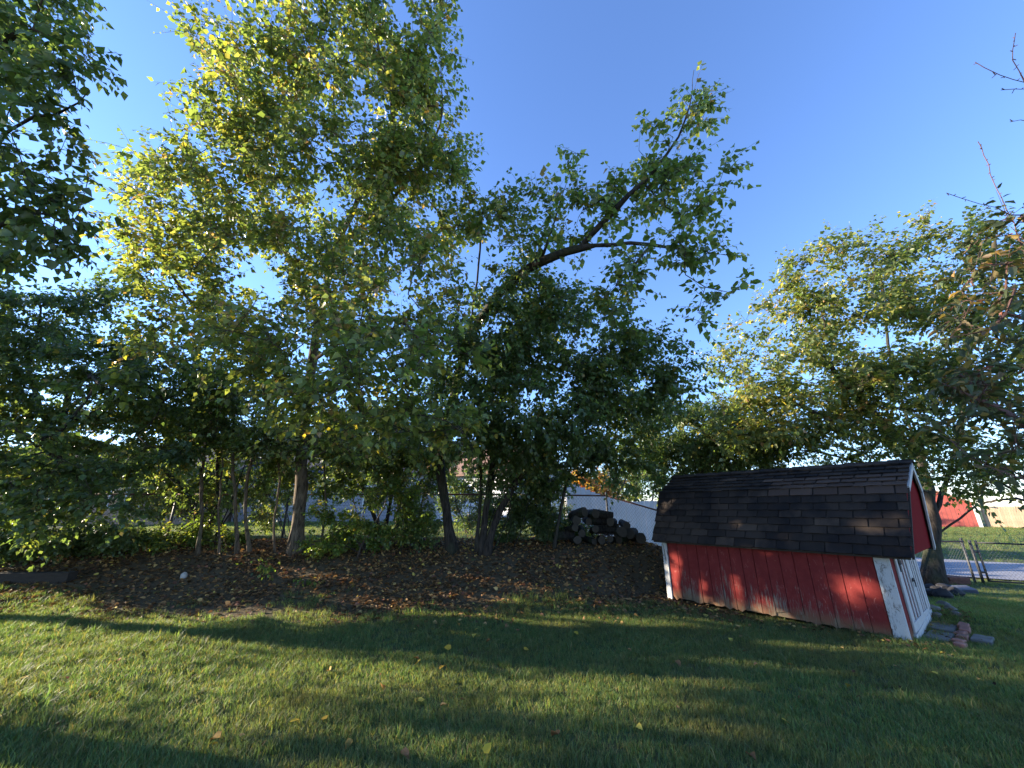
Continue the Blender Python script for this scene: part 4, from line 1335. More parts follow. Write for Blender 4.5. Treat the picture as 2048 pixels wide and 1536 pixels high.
for (px, py, Y, r) in ((588, 1080, 9.3, .2), (590, 1040, 9.3, .2), (594, 1000, 9.3, .2), (598, 965, 9.3, .16), (480, 1060, 9.4, .2), (476, 1010, 9.4, .15), (680, 1010, 9.0, .26), (740, 1030, 9.0, .26), (700, 1070, 8.9, .22), (660, 970, 9.2, .25), (780, 1010, 9.0, .25), (300, 1060, 10.0, .34), (360, 1050, 10.0, .3), (260, 1075, 9.9, .3), (420, 1050, 9.8, .25), (120, 1060, 7.6, .15), (200, 1080, 7.6, .15)):
    GAPS.append((P(px, py, Y), r, .7, 1.0))
for k in range(34):
    x_, y_ = rng.uniform(-4.5, 6.5), rng.uniform(3.0, 6.9)
    GAPS.append((np.array((x_, y_, gz(x_, y_) + .04)), rng.uniform(.05, .11), .5, 1.0))
for (px, py) in ((1480, 640), (1540, 590), (1590, 620), (1640, 560), (1700, 520), (1740, 560), (1680, 620), (1600, 700), (1530, 700), (1850, 500), (1900, 540), (1800, 560), (1940, 500), (1640, 660), (1740, 640)):
    GAPS.append((P(px, py, 7.6), .34, 2.6, .75))


# ------------------------------------------------------------------ trees
def G(px, py):
    return on_ground(px, py)


def tall_tree():
    b = G(592, 1104); Y = b[1]
    limbs = [[b, P(600, 1000, Y), P(606, 900, Y - .1), P(614, 800, Y - .4), P(640, 640, Y - 1.2), P(678, 490, Y - 2.1), P(740, 350, Y - 3.0), P(785, 240, Y - 3.7), P(760, 110, Y - 4.3), P(740, 20, 4.9)],
             [P(640, 640, Y - 1.2), P(560, 480, 7.2), P(500, 330, 6.3), P(470, 170, 5.5)],
             [P(614, 800, Y - .4), P(480, 690, 7.9), P(370, 590, 7.0), P(300, 450, 6.3)],
             [P(625, 720, Y - .8), P(760, 640, 6.6), P(850, 690, 4.9), P(800, 760, 4.1)],
             [P(678, 490, Y - 2.1), P(800, 380, 6.2), P(880, 250, 5.5), P(880, 120, 5.0)],
             [P(785, 240, Y - 3.7), P(830, 160, 5.2), P(860, 60, 4.9)],
             [P(614, 800, Y - .4), P(640, 780, 6.8), P(690, 760, 5.2), P(640, 800, 4.4)]]
    bl = [ell(650, 50, 4.9, 150, 100, .9), ell(820, 90, 4.9, 90, 100, .8), ell(510, 170, 5.3, 100, 120, .9), ell(680, 230, 5.5, 210, 130, 1.2), ell(850, 250, 5.4, 75, 110, .9),
          ell(440, 320, 5.9, 90, 90, .9), ell(640, 400, 6.1, 230, 120, 1.4), ell(370, 420, 6.2, 90, 80, .9), ell(830, 420, 6.0, 110, 110, 1.1), ell(330, 540, 6.5, 110, 70, 1.1),
          ell(560, 560, 6.4, 230, 110, 1.4), ell(770, 580, 5.8, 170, 110, 1.2), ell(640, 700, 5.6, 250, 80, 1.2), ell(430, 690, 6.8, 170, 80, 1.2), ell(820, 730, 4.4, 150, 60, .6),
          ell(720, 800, 4.8, 180, 55, .7), ell(880, 840, 5.2, 120, 50, .6), ell(290, 300, 6.0, 34, 30, .3), ell(330, 345, 6.0, 40, 30, .4), ell(410, 80, 5.2, 26, 40, .3), ell(390, 120, 5.2, 40, 30, .3),
          ell(270, 390, 6.2, 34, 28, .3), ell(250, 480, 6.4, 36, 24, .3), ell(915, 350, 5.7, 30, 40, .4), ell(890, 20, 4.8, 26, 30, .3), ell(760, 870, 6.5, 130, 45, .8), ell(480, 850, 9.9, 90, 60, .5), ell(690, 890, 9.9, 70, 40, .4), ell(650, 860, 5.4, 110, 30, .4), ell(940, 870, 6.0, 70, 36, .4), ell(450, 900, 9.0, 80, 46, .5), ell(545, 890, 8.8, 60, 46, .5), ell(665, 910, 8.8, 60, 36, .4), ell(765, 900, 8.8, 80, 40, .5), ell(850, 890, 8.8, 70, 40, .5), ell(330, 920, 9.0, 80, 46, .5), ell(560, 800, 6.8, 110, 46, .6), ell(850, 910, 9.9, 60, 36, .4)]
    make_tree('broadleaf_tree', 'tallest broadleaf tree with yellowing crown and sunlit lower trunk before the fence', 'tree', b, limbs, bl, 'yellowing', 1060, 6, 10, .118, (.34, .80), .135, tip=.0045, parts=300, up=.55, droop=.4, shell=.35, nbranch=40)


def leaning_tree():
    b = G(905, 1104); Y = b[1]
    limbs = [[b, P(893, 1020, Y), P(882, 950, Y), P(890, 860, Y - .3), P(930, 700, Y - 1.2), P(945, 620, 7.6), P(960, 500, 6.7), P(970, 400, 6.1)],
             [b + np.array((.10, -.04, 0)), P(917, 1030, Y), P(908, 960, Y - .1), P(925, 860, Y - .4), P(930, 700, Y - 1.2)],
             [P(930, 690, Y - 1.2), P(1000, 585, 7.0), P(1080, 525, 6.3), P(1160, 497, 5.8), P(1260, 486, 5.4), P(1370, 500, 5.2)],
             [P(1160, 497, 5.8), P(1230, 420, 5.5), P(1310, 340, 5.2), P(1370, 240, 5.0), P(1388, 140, 5.0)],
             [P(1080, 525, 6.3), P(1110, 440, 6.0), P(1140, 350, 5.7)]]
    bl = [ell(1330, 300, 5.1, 66, 40, .5), ell(1385, 225, 5.0, 42, 40, .4), ell(1387, 150, 5.0, 12, 42, .12), ell(1418, 225, 5.0, 16, 18, .12), ell(1250, 385, 5.3, 110, 46, .6), ell(1370, 390, 5.1, 65, 80, .6),
          ell(1100, 440, 5.8, 80, 50, .7), ell(1290, 525, 5.2, 110, 38, .5), ell(1130, 290, 5.4, 14, 40, .12), ell(1180, 290, 5.4, 12, 38, .12), ell(1400, 520, 5.1, 60, 34, .35), ell(1250, 620, 5.6, 60, 60, .4),
          ell(1460, 490, 5.0, 24, 14, .15), ell(1470, 560, 5.0, 30, 40, .12), ell(1390, 660, 5.6, 30, 36, .25), ell(975, 440, 6.1, 46, 50, .6), ell(1010, 470, 6.2, 70, 50, .7), ell(1190, 440, 5.6, 90, 40, .6), ell(1430, 350, 5.0, 30, 40, .3)]
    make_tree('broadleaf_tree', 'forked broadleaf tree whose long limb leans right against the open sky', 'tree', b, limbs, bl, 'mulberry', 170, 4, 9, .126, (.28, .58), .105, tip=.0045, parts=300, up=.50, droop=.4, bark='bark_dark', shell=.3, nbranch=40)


def spreading_tree():
    b = G(962, 1108); Y = b[1]
    limbs = [[b, P(972, 1020, Y), P(985, 930, Y - .1), P(1000, 820, Y - .6), P(1020, 700, Y - 1.4)],
             [b + np.array((.12, -.03, 0)), P(1000, 1020, Y), P(1050, 940, Y - .2), P(1110, 860, Y - .7), P(1190, 780, 7.6)],
             [b + np.array((-.05, .08, 0)), P(975, 1000, Y + .2), P(1020, 880, Y), P(1080, 780, 8.2)],
             [b + np.array((.2, .1, 0)), P(1015, 1040, Y + .2), P(1032, 960, Y + .2), P(1080, 880, 8.8)],
             [b + np.array((.05, .02, 0)), P(985, 1030, Y + .1), P(1010, 970, Y + .1), P(1060, 905, Y), P(1120, 850, 8.9)],
             [b + np.array((-.10, .03, 0)), P(958, 1040, Y), P(962, 960, Y), P(950, 860, 8.6)],
             [b + np.array((.42, .25, 0)), P(1022, 1050, Y + .3), P(1024, 980, Y + .3), P(1035, 900, Y + .1)],
             [b + np.array((.62, .35, 0)), P(1046, 1050, Y + .4), P(1060, 980, Y + .4), P(1100, 900, Y + .1)],
             [b + np.array((1.45, .3, 0)), P(1098, 1050, Y + .35), P(1104, 980, Y + .35), P(1110, 900, Y + .2)],
             [b + np.array((1.62, .25, 0)), P(1118, 1040, Y + .3), P(1135, 960, Y + .2), P(1150, 900, 9.2)]]
    bl = [ell(1010, 640, 7.0, 130, 90, 1.2), ell(1150, 680, 7.0, 150, 90, 1.2), ell(1250, 760, 7.2, 100, 80, .9), ell(1090, 800, 7.2, 180, 90, 1.2), ell(1190, 850, 8.6, 120, 50, .7), ell(940, 760, 7.6, 100, 90, 1.1),
          ell(1310, 720, 7.0, 55, 45, .5), ell(910, 860, 8.2, 110, 50, .7), ell(1360, 740, 6.9, 40, 26, .3), ell(1240, 905, 9.2, 70, 30, .5), ell(1070, 590, 6.9, 60, 40, .6), ell(1040, 890, 8.4, 90, 50, .7), ell(1150, 900, 9.2, 80, 34, .5), ell(1290, 830, 8.8, 70, 50, .6), ell(960, 880, 8.6, 70, 40, .6), ell(1380, 790, 7.2, 36, 24, .3), ell(1060, 940, 8.8, 70, 36, .5), ell(1000, 930, 9.2, 50, 40, .4), ell(1235, 930, 9.0, 60, 28, .4), ell(1295, 950, 9.2, 36, 40, .3), ell(1085, 940, 9.1, 50, 40, .4), ell(1150, 930, 9.3, 40, 22, .3), ell(1060, 860, 8.8, 70, 40, .5)]
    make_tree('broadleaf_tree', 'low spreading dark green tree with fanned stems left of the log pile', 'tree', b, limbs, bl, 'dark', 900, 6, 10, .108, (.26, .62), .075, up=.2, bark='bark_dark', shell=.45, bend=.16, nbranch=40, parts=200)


def overhanging_tree():
    b = np.array((-8.6, 4.4, gz(-8.6, 4.4)))
    limbs = [[b, (-8.5, 4.4, 1.6), (-8.2, 4.3, 3.4), (-7.6, 4.1, 5.4), (-6.9, 3.9, 7.2)],
             [(-8.2, 4.3, 3.4), P(20, 440, 3.9), P(110, 440, 3.7)], [(-7.9, 4.2, 4.4), P(20, 260, 3.7), P(110, 230, 3.5), P(180, 180, 3.3)], [(-7.6, 4.1, 5.4), P(0, 90, 3.5), P(130, 80, 3.3)]]
    bl = [ell(50, 50, 3.3, 95, 80, .6), ell(120, 120, 3.3, 70, 38, .4), ell(50, 230, 3.5, 75, 100, .6), ell(100, 330, 3.6, 50, 50, .4), ell(40, 420, 3.8, 80, 70, .6), ell(120, 440, 3.7, 40, 30, .3), ell(170, 360, 3.5, 20, 14, .15), ell(190, 105, 3.2, 30, 20, .2),
          ell(-130, 120, 3.7, 120, 180, .9), ell(-140, 380, 4.0, 120, 150, .9), ell(30, -80, 3.3, 150, 70, .8), ell(-330, 200, 4.4, 160, 250, 1.2)]
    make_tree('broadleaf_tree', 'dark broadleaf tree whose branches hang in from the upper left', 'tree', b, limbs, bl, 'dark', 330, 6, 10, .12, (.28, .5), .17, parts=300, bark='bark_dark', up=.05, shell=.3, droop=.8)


def low_tree():
    b = np.array((-11.6, 9.7, gz(-11.6, 9.7)))
    limbs = [[b, b + (.05, 0, 1.0), b + (.2, 0, 2.2), P(60, 760, 9.6), P(80, 640, 9.4)], [b + (.1, 0, 1.2), P(120, 860, 9.3), P(250, 800, 9.2)], [b + (.2, 0, 2.2), P(160, 740, 9.5), P(280, 700, 9.2)], [b + (.05, 0, .9), P(100, 980, 9.3), P(220, 960, 9.2)],
             [P(160, 740, 9.5), P(190, 760, 7.4), P(200, 770, 5.6)]]
    bl = [ell(60, 650, 9.0, 110, 70, 1.0), ell(130, 750, 8.8, 170, 75, .9), ell(290, 740, 8.6, 150, 70, .8), ell(110, 860, 9.8, 170, 60, .6), ell(300, 840, 9.8, 120, 55, .5), ell(80, 960, 7.2, 120, 50, .4), ell(60, 880, 7.0, 110, 40, .4), ell(30, 850, 9.0, 90, 56, .6), ell(60, 940, 9.2, 110, 44, .5), ell(230, 960, 8.0, 90, 50, .4), ell(330, 880, 8.4, 90, 40, .4), ell(210, 910, 10.0, 90, 36, .4), ell(180, 600, 9.0, 50, 30, .4), ell(190, 560, 9.0, 12, 46, .12), ell(260, 590, 9.0, 60, 14, .2), ell(-120, 780, 9.0, 120, 130, .8), ell(340, 920, 10.1, 80, 34, .3), ell(40, 1040, 7.2, 80, 36, .3), ell(400, 790, 9.0, 80, 60, .6), ell(210, 1010, 7.4, 80, 30, .3),
          ell(200, 775, 5.4, 90, 18, .2)]
    make_tree('broadleaf_tree', 'low branched dark tree screening the brick house at the left edge', 'tree', b, limbs, bl, 'dark', 980, 6, 10, .118, (.3, .6), .13, bark='bark_dark', up=.1, shell=.35, parts=200)


def thicket_trees():
    b = np.array((-7.6, 10.3, gz(-7.6, 10.3)))
    limbs = [[b, b + (.05, 0, .8), b + (-.2, .1, 1.7), b + (-.3, 0, 2.4)], [b + (.1, .05, 0), b + (.7, .1, 1.2), b + (1.4, .1, 2.0)], [b + (-.1, .05, 0), b + (-.8, .1, 1.1), b + (-1.7, .1, 1.8)], [b + (.2, .0, 0), b + (.35, .1, .9), b + (.5, .1, 1.9)]]
    bl = [ell(250, 850, 10.2, 90, 50, .6), ell(350, 830, 10.2, 80, 50, .6), ell(430, 860, 10.1, 70, 50, .5), ell(170, 880, 10.2, 80, 46, .6), ell(300, 915, 10.2, 80, 36, .4), ell(400, 925, 10.1, 60, 36, .4), ell(200, 945, 10.2, 70, 30, .4), ell(470, 900, 10.0, 50, 40, .4), ell(350, 985, 10.1, 70, 30, .3), ell(440, 975, 10.0, 60, 36, .3), ell(540, 960, 10.0, 50, 40, .3)]
    make_tree('broadleaf_tree', 'bushy many stemmed tree in the fence line behind the slim stems at left', 'tree', b, limbs, bl, 'mulberry', 560, 6, 11, .10, (.26, .55), .06, up=.2, bark='bark_dark', shell=.3)
    b = np.array((-3.2, 10.4, gz(-3.2, 10.4)))
    limbs = [[b, b + (.05, 0, .8), b + (.1, .1, 1.8), b + (0, 0, 2.6)], [b + (.1, .05, 0), b + (.6, .1, 1.1), b + (1.2, .1, 1.9)], [b + (-.1, .05, 0), b + (-.6, .1, 1.1), b + (-1.2, .1, 1.9)]]
    bl = [ell(640, 860, 10.3, 70, 46, .5), ell(730, 850, 10.3, 80, 46, .5), ell(820, 860, 10.3, 70, 46, .5), ell(690, 910, 10.3, 60, 26, .4), ell(790, 915, 10.3, 60, 26, .4), ell(580, 900, 10.2, 40, 40, .4), ell(870, 915, 10.3, 40, 30, .3), ell(640, 965, 10.2, 50, 30, .3), ell(740, 960, 10.2, 60, 30, .3), ell(830, 960, 10.2, 60, 34, .3)]
    make_tree('broadleaf_tree', 'thin stemmed leafy tree in the fence line behind the bright bush', 'tree', b, limbs, bl, 'mulberry', 420, 6, 11, .10, (.26, .55), .05, up=.2, bark='bark_dark', shell=.3)


def gap_tree():
    b = np.array((4.9, 10.5, gz(4.9, 10.5)))
    limbs = [[b, b + (0, 0, .9), b + (.15, -.1, 1.8), b + (.2, 0, 2.8)], [b + (.12, .1, 0), b + (.5, .1, 1.2), b + (1.3, .1, 2.2)], [b + (-.1, 0, 0), b + (-.5, 0, 1.2), b + (-.9, .1, 2.0)]]
    bl = [ell(1350, 860, 10.1, 80, 60, .9), ell(1430, 860, 10.3, 80, 60, .9), ell(1500, 890, 10.3, 80, 50, .9), ell(1400, 910, 10.0, 110, 40, .8), ell(1560, 910, 10.5, 80, 30, .7), ell(1290, 900, 9.9, 50, 40, .6), ell(1450, 985, 10.0, 130, 55, .6), ell(1560, 985, 9.9, 60, 50, .5)]
    make_tree('broadleaf_tree', 'small dark bushy tree filling the gap behind the left end of the shed roof', 'tree', b, limbs, bl, 'dark', 440, 7, 11, .10, (.26, .5), .11, bark='bark_dark', up=.2, shell=.3)


def right_tree():
    b = G(1866, 1170); Y = b[1]
    limbs = [[b, P(1866, 1110, Y), P(1864, 1040, Y), P(1852, 960, Y), P(1830, 880, Y - .2), P(1790, 760, Y - .5), P(1770, 640, Y - .9), P(1760, 540, 8.0)],
             [P(1866, 1075, Y), P(1900, 1050, Y), P(1955, 1010, Y - .4), P(2060, 995, 8.4)],
             [P(1864, 1040, Y), P(1900, 940, Y - .2), P(1930, 800, Y - .6), P(1940, 640, 8.2)],
             [P(1852, 960, Y), P(1760, 880, Y - .2), P(1640, 830, 8.6), P(1540, 790, 8.4)],
             [P(1840, 910, Y), P(1700, 780, 8.6), P(1620, 680, 8.3)], [P(1855, 985, Y), P(1740, 930, 9.4), P(1600, 900, 9.2)]]
    bl = [ell(1690, 570, 7.9, 120, 80, 1.1), ell(1850, 540, 7.7, 110, 80, 1.1), ell(1960, 530, 7.6, 60, 70, .8), ell(1590, 650, 8.1, 95, 80, 1.0), ell(1760, 690, 8.0, 160, 95, 1.3), ell(1930, 680, 7.9, 110, 110, 1.2), ell(1500, 760, 8.2, 80, 70, .9), ell(1640, 800, 8.3, 140, 80, 1.2),
          ell(1820, 820, 8.3, 150, 80, 1.2), ell(1980, 850, 8.0, 90, 90, 1.1), ell(1480, 850, 8.8, 100, 50, .9), ell(1650, 890, 9.2, 150, 40, .8), ell(1880, 920, 8.4, 100, 50, .8), ell(1650, 500, 7.8, 18, 22, .2), ell(1740, 478, 7.7, 18, 22, .2), ell(1850, 455, 7.6, 22, 24, .2), ell(1560, 560, 7.9, 24, 22, .3), ell(1480, 640, 8.1, 26, 26, .3), ell(1920, 450, 7.6, 26, 26, .3), ell(1970, 985, 8.4, 90, 22, .4), ell(2060, 620, 7.6, 60, 150, .9), ell(1560, 860, 9.2, 110, 50, .7), ell(1760, 885, 9.3, 130, 40, .6), ell(1900, 965, 8.4, 80, 26, .4), ell(2010, 930, 8.2, 70, 40, .5), ell(1780, 780, 8.4, 150, 60, .8)]
    make_tree('broadleaf_tree', 'rounded tree with yellow topped crown and dark trunk behind the shed', 'tree', b, limbs, bl, 'olive', 820, 6, 10, .116, (.30, .75), .20, bark='bark_dark', up=.6, droop=.35, shell=.35, nbranch=40, parts=200)


def plum_tree():
    b = np.array((4.6, 2.9, gz(4.6, 2.9)))
    limbs = [[b, (4.6, 2.9, .9), (4.4, 2.8, 1.7), (4.2, 2.7, 2.6), (4.1, 2.6, 3.6), (4.0, 2.5, 4.6)],
             [(4.4, 2.8, 1.9), P(2080, 480, 2.5), P(2020, 430, 2.45), P(1960, 408, 2.4), P(1893, 386, 2.4)],
             [(4.2, 2.7, 2.9), P(2090, 230, 2.3), P(2050, 165, 2.25), P(2025, 120, 2.2), P(2031, 66, 2.2)],
             [P(2050, 165, 2.25), P(2000, 150, 2.2), P(1950, 124, 2.2)], [(4.2, 2.7, 2.6), P(2085, 285, 2.4), P(2020, 244, 2.35)], [P(2060, 175, 2.25), P(2030, 178, 2.2), P(2002, 180, 2.2)],
             [(4.4, 2.8, 1.7), P(2060, 640, 2.5), P(1980, 660, 2.6), P(1880, 680, 2.7)], [(4.5, 2.85, 1.3), P(2050, 850, 2.5), P(1960, 800, 2.6), P(1870, 760, 2.7)], [(4.5, 2.85, 1.2), P(2050, 960, 2.5), P(1970, 930, 2.6), P(1900, 880, 2.7)]]
    bl = [ell(2030, 600, 2.45, 60, 90, .35), ell(2000, 500, 2.4, 36, 40, .2), ell(2035, 780, 2.5, 70, 90, .4), ell(2025, 900, 2.5, 70, 70, .4), ell(1995, 850, 2.6, 50, 50, .3), ell(1985, 770, 2.65, 40, 40, .2), ell(2045, 430, 2.4, 20, 40, .15), ell(2100, 700, 2.6, 60, 300, .6)]
    make_tree('plum_tree', 'twiggy fruit tree with slim dull leaves and bare spurs reaching in from the right edge', 'tree', b, limbs, bl, 'plum', 74, 4, 8, .085, (.16, .34), .09, template=LEAF_S, up=.15, droop=.2, bark='twig_red', mat='leaf_dull', parts=300, step=.10, tip=.0028, shell=.2, leafdroop=.35, twig='twig_red', nbranch=40, jitter=.005, spurs=True)


def saplings():
    for (px, py, pts, bl, lab, nc) in (
        (398, 1108, [(402, 1000), (408, 900), (440, 800)], [(420, 830, 70, 50), (380, 900, 50, 30), (440, 760, 50, 40)], 'slim dark sapling standing left of the paired lit stems', 34),
        (476, 1108, [(470, 1010), (466, 920), (470, 800)], [(470, 800, 70, 50), (430, 860, 40, 30), (500, 880, 40, 30)], 'slender sapling with sunlit lower stem just left of the tall trunk', 36),
        (503, 1106, [(492, 1050), (492, 980), (520, 860), (540, 790)], [(540, 800, 50, 40), (520, 880, 40, 30), (560, 920, 26, 20)], 'crooked sapling leaning toward the tall trunk', 30),
        (792, 1060, [(800, 980), (830, 880), (850, 800)], [(840, 800, 50, 40), (800, 880, 40, 30)], 'pale thin sapling rising behind the sunlit bush', 26),
        (440, 1108, [(436, 1020), (446, 930), (430, 820)], [(430, 850, 50, 40)], 'thin dark stem between the slim sapling and the paired lit stems', 16),
        (640, 1088, [(652, 1010), (648, 930), (670, 850)], [(670, 860, 40, 36)], 'thin stem rising close on the right of the tall trunk', 16),
        (762, 1076, [(752, 1000), (758, 930), (740, 860)], [(740, 870, 40, 30)], 'pale thin stem leaning left behind the bright bush', 16),
        (832, 1082, [(845, 1000), (872, 930), (900, 860)], [(890, 870, 40, 36)], 'thin stem leaning right toward the forked trunks', 18),
        (552, 1104, [(548, 1040), (560, 960), (552, 870)], [(552, 870, 40, 40)], 'dark twiggy sapling close on the left of the tall trunk', 18),
        (1232, 1078, [(1234, 1030), (1236, 990), (1262, 940)], [(1260, 910, 55, 36), (1300, 940, 40, 24), (1220, 950, 36, 20)], 'stubby many stemmed sapling in front of the log pile', 34),
        (1296, 1068, [(1304, 1010), (1310, 960), (1330, 900)], [(1340, 880, 70, 46), (1400, 860, 60, 40), (1290, 900, 40, 30), (1420, 900, 60, 26)], 'dark bushy sapling against the left end of the shed roof', 70)):
        b = G(px, py); Y = b[1]
        limbs = [[b] + [P(x, y, Y - .05 * k) for k, (x, y) in enumerate(pts)]]
        if px in (1232,):
            for dx in (-22, -10, 12): limbs.append([b + np.array((dx * .012, .02 * dx / 10, 0)), P(px + dx * .9, 1030, Y), P(px + dx * 1.2, 985, Y)])
        make_tree('sapling', lab, 'sapling', b, limbs, [ell(x, y, Y - .3, rx, ry, .5) for x, y, rx, ry in bl], 'dark' if px > 1000 or px == 398 else 'mulberry', int(nc * (1.5 if px < 1000 else 2.6)), 6, 10, .092, (.22, .42), .035 if px in (398, 476, 503, 792) else .05 if px > 1000 else .022, up=.25, bark='bark', sides=6, shell=.3)


def bushes():
    for (px, py, bl, pal, nc, leaf, lab, Yo) in (
        (720, 1112, [(680, 1040, 70, 50), (770, 1010, 70, 55), (720, 1080, 80, 30), (650, 1085, 40, 26), (830, 1030, 40, 40)], 'bush', 120, .075, 'bright sunlit bush between the tall trunk and the forked trunks', 0),
        (842, 1100, [(850, 1040, 36, 40), (835, 1075, 36, 20)], 'mulberry', 24, .07, 'thin brownish bush beside the left side of the forked trunks', .1),
        (90, 1118, [(60, 1060, 110, 40), (170, 1085, 70, 34), (20, 1095, 60, 24), (250, 1060, 40, 30)], 'dark', 90, .085, 'dark leafy bush sprawling over the timber at far left', -.2),
        (310, 1095, [(290, 1062, 60, 20), (350, 1060, 40, 18), (250, 1080, 30, 14), (400, 1040, 50, 20), (200, 1050, 50, 20)], 'bush', 40, .07, 'glowing yellow green undergrowth patch left of the saplings', .3),
        (430, 1098, [(430, 1070, 60, 20), (380, 1080, 40, 14), (470, 1085, 30, 10)], 'bush', 50, .065, 'low sunlit weeds around the foot of the slim dark sapling', .25),
        (255, 1100, [(250, 1075, 60, 20), (190, 1085, 40, 14), (320, 1085, 50, 12)], 'bush', 60, .065, 'low sunlit weeds at left between the sprawling bush and the saplings', .1),
        (505, 1142, [(500, 1130, 40, 14), (455, 1138, 20, 8)], 'bush', 12, .07, 'small green sprout at the foot of the crooked sapling', 0),
        (530, 1156, [(532, 1134, 20, 16)], 'bush', 7, .065, 'lone small seedling below the tall trunk', 0),
        (1096, 1085, [(1085, 1000, 34, 50), (1100, 1050, 36, 30), (1075, 960, 30, 30)], 'dark', 70, .06, 'black green shrub in deep shade beside the log pile', .1),
        (1015, 1096, [(1005, 1030, 40, 50), (1050, 985, 46, 46), (1060, 1050, 44, 36), (1030, 940, 40, 30), (1090, 960, 40, 40)], 'dark', 140, .07, 'deep green shrub in the shade right of the fanned stems', .5),
        (1128, 1078, [(1120, 1040, 36, 26), (1150, 1060, 40, 14)], 'dark', 40, .06, 'dark low brush at the left end of the log pile', -.1),
        (1270, 1080, [(1275, 1050, 40, 20), (1240, 1062, 40, 12)], 'dark', 40, .06, 'dark low brush at the right end of the log pile', -.1),
        (555, 1075, [(540, 1000, 40, 60), (560, 930, 40, 40), (520, 960, 30, 40)], 'mulberry', 80, .075, 'thin leggy bush in the fence just left of the tall trunk', .6),
        (700, 1060, [(700, 960, 60, 36), (760, 930, 50, 34), (690, 900, 50, 26)], 'mulberry', 100, .08, 'tall loose bush against the fence behind the bright bush', .9),
        (420, 1080, [(400, 1000, 60, 40), (350, 960, 50, 40), (440, 960, 40, 40)], 'mulberry', 110, .08, 'loose green bush in the fence behind the slim dark sapling', .9),
        (285, 1075, [(290, 960, 60, 40), (240, 920, 60, 36), (340, 900, 50, 40), (300, 1010, 60, 30)], 'mulberry', 110, .09, 'loose dull green shrub in the fence at left before the grey house', .9),
        (150, 1075, [(150, 960, 70, 40), (90, 920, 70, 40), (200, 940, 50, 40)], 'dark', 110, .09, 'tall dark shrub behind the sprawling bush at far left', .9),
        (24, 1085, [(10, 990, 70, 60), (50, 920, 70, 50), (-40, 960, 60, 80), (60, 1010, 60, 40)], 'dark', 130, .09, 'big dark shrub filling the far left edge before the brick house', .7),
        (930, 1070, [(935, 1020, 26, 44), (950, 960, 30, 40), (900, 985, 30, 44), (975, 1010, 26, 40)], 'dark', 80, .075, 'dark narrow shrub seen between the two pairs of forked trunks', .9),
        (610, 1175, [(612, 1160, 22, 10)], 'bush', 6, .06, 'low green seedling in the litter in front of the bright bush', 0),
        (650, 1050, [(640, 1000, 40, 60), (610, 1060, 30, 40)], 'bush', 34, .07, 'airy yellow green bush just right of the tall trunk', .3)):
        b = G(px, py); Y = b[1] + Yo; b = np.array((b[0], Y, gz(b[0], Y)))
        limbs = []
        for k in range(4 if nc > 20 else 2):
            d = rng.uniform(-.12, .12, 2); q = bl[k % len(bl)]
            top = P(q[0], q[1], Y); r = np.array((b[0] + d[0], Y + d[1], gz(b[0] + d[0], Y + d[1])))
            limbs.append([r, r * .5 + top * .5 + np.array((0, 0, .05)), top])
        big = 'bush' if nc > 15 else 'seedling'
        make_tree(big, lab, 'bush' if nc > 15 else 'seedling', b, limbs, [ell(x, y, Y, rx, ry, .45 if nc > 15 else .12) for x, y, rx, ry in bl], pal, int(nc * 2.3) if nc > 15 else nc, 6, 9, leaf * 1.1, (.14, .32), .016, up=.35, sides=5, step=.14, shell=.2, bark='twig', tip=.0022)


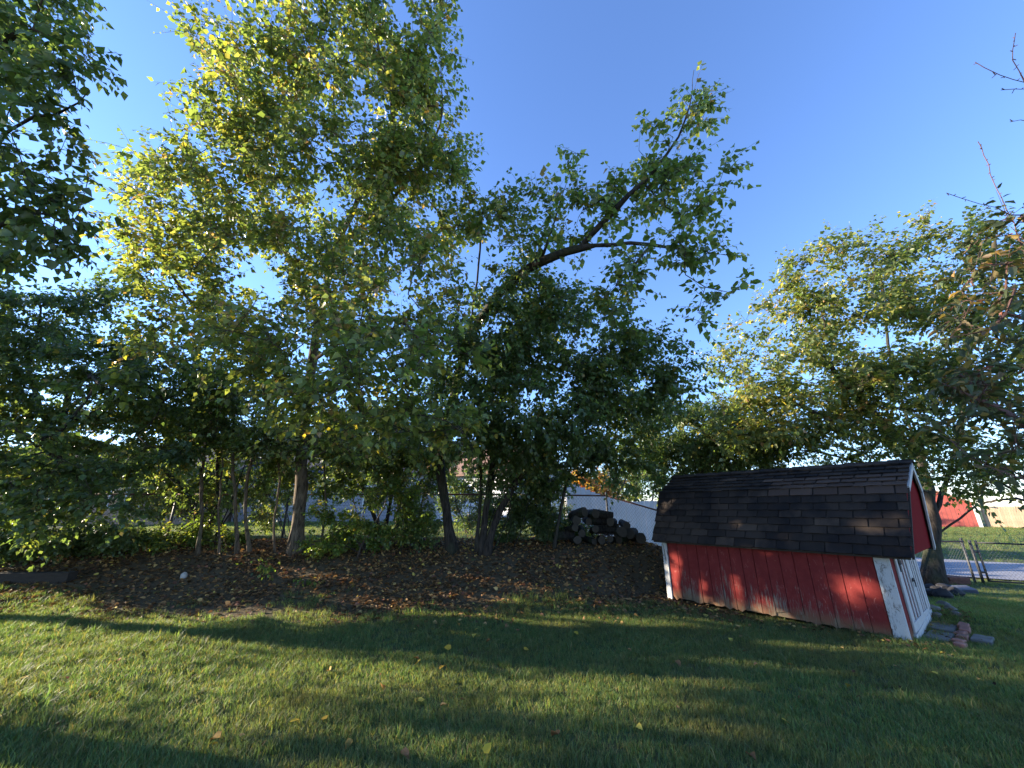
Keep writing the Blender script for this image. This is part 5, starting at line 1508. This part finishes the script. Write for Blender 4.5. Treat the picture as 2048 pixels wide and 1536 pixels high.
def distant_trees():
    for (x, y, h, w, pal, lab) in ((6.2, 30, 4.7, 2.6, 'orange', 'orange autumn tree beyond the pale fence'), (-20, 38, 10, 5.0, 'hazy', 'tall hazy tree far behind the brick house'), (-34, 44, 9, 5, 'hazy', 'broad hazy tree beyond the left end of the brick house'), (14, 46, 8, 5, 'mulberry', 'green tree far behind the shed roof'),
                                (27, 52, 8, 6, 'yellowing', 'yellowing tree far behind the red barn'), (50, 60, 9, 7, 'mulberry', 'large green tree beyond the wooden fence'), (-8, 52, 9, 5, 'mulberry', 'green tree far beyond the white house roof')):
        z = gz(x, y); b = np.array((x, y, z))
        limbs = [[b, b + (0.1, 0, h * .25), b + (-.1, .1, h * .55), b + (.15, 0, h * .8)]]
        bl = [(b + (rng.uniform(-.5, .5) * w, rng.uniform(-.5, .5) * w, h * rng.uniform(.42, .8)), np.array((w * .5, w * .5, h * .24)) * rng.uniform(.7, 1.1)) for _ in range(8)]
        make_tree('distant_tree', lab, 'tree', b, limbs, bl, pal, 130, 5, 8, .34, (.8, 1.5), .22, step=.7, tip=.012, up=.4, sides=6, shell=.4)


def shade_trees():
    # trees of the same row, just outside the left of the frame: they throw the long shade over the lawn
    for (x, y, z0, z1, w, n, nl, lab) in SHADE:
        z = gz(x, y); b = np.array((x, y, z)); h = z1
        limbs = [[b, b + (0.05, 0, h * .2), b + (-.1, .1, h * .5), b + (.1, 0, h * .85)]]
        bl = [(b + (rng.uniform(-.5, .5) * w, rng.uniform(-.6, .6) * w, rng.uniform(z0 + .4, z1 - .4)), np.array((w * .26, w * .20, .55)) * rng.uniform(.7, 1.25)) for _ in range(22)]
        bl += [(b + (rng.uniform(-.5, .5) * w, rng.uniform(-.6, .5) * w, rng.uniform(1.0, z0)), np.array((.5, .42, .20)) * rng.uniform(.7, 1.3)) for _ in range(nl)]
        make_tree('broadleaf_tree', lab, 'tree', b, limbs, bl, 'mulberry', n, 5, 9, .15, (.4, .8), .2, step=.5, tip=.006, up=.3, sides=6, shell=.3)


SHADE = [(-15.5, 8.3, 3.2, 7.6, 4.3, 520, 6, 'broad high crowned tree of the left hand row, nearest the fence'),
         (-14, 5.0, 3.0, 7.5, 3.6, 270, 6, 'high crowned tree in the middle of the left hand row'),
         (-12.5, 1.6, 1.6, 7.0, 3.2, 95, 2, 'broad tree of the left hand row, level with the camera')]
import time as _t
_t0 = _t.time()
for f_ in (tall_tree, leaning_tree, spreading_tree, overhanging_tree, low_tree, thicket_trees, gap_tree, right_tree, plum_tree, saplings, bushes, distant_trees, shade_trees):
    f_()
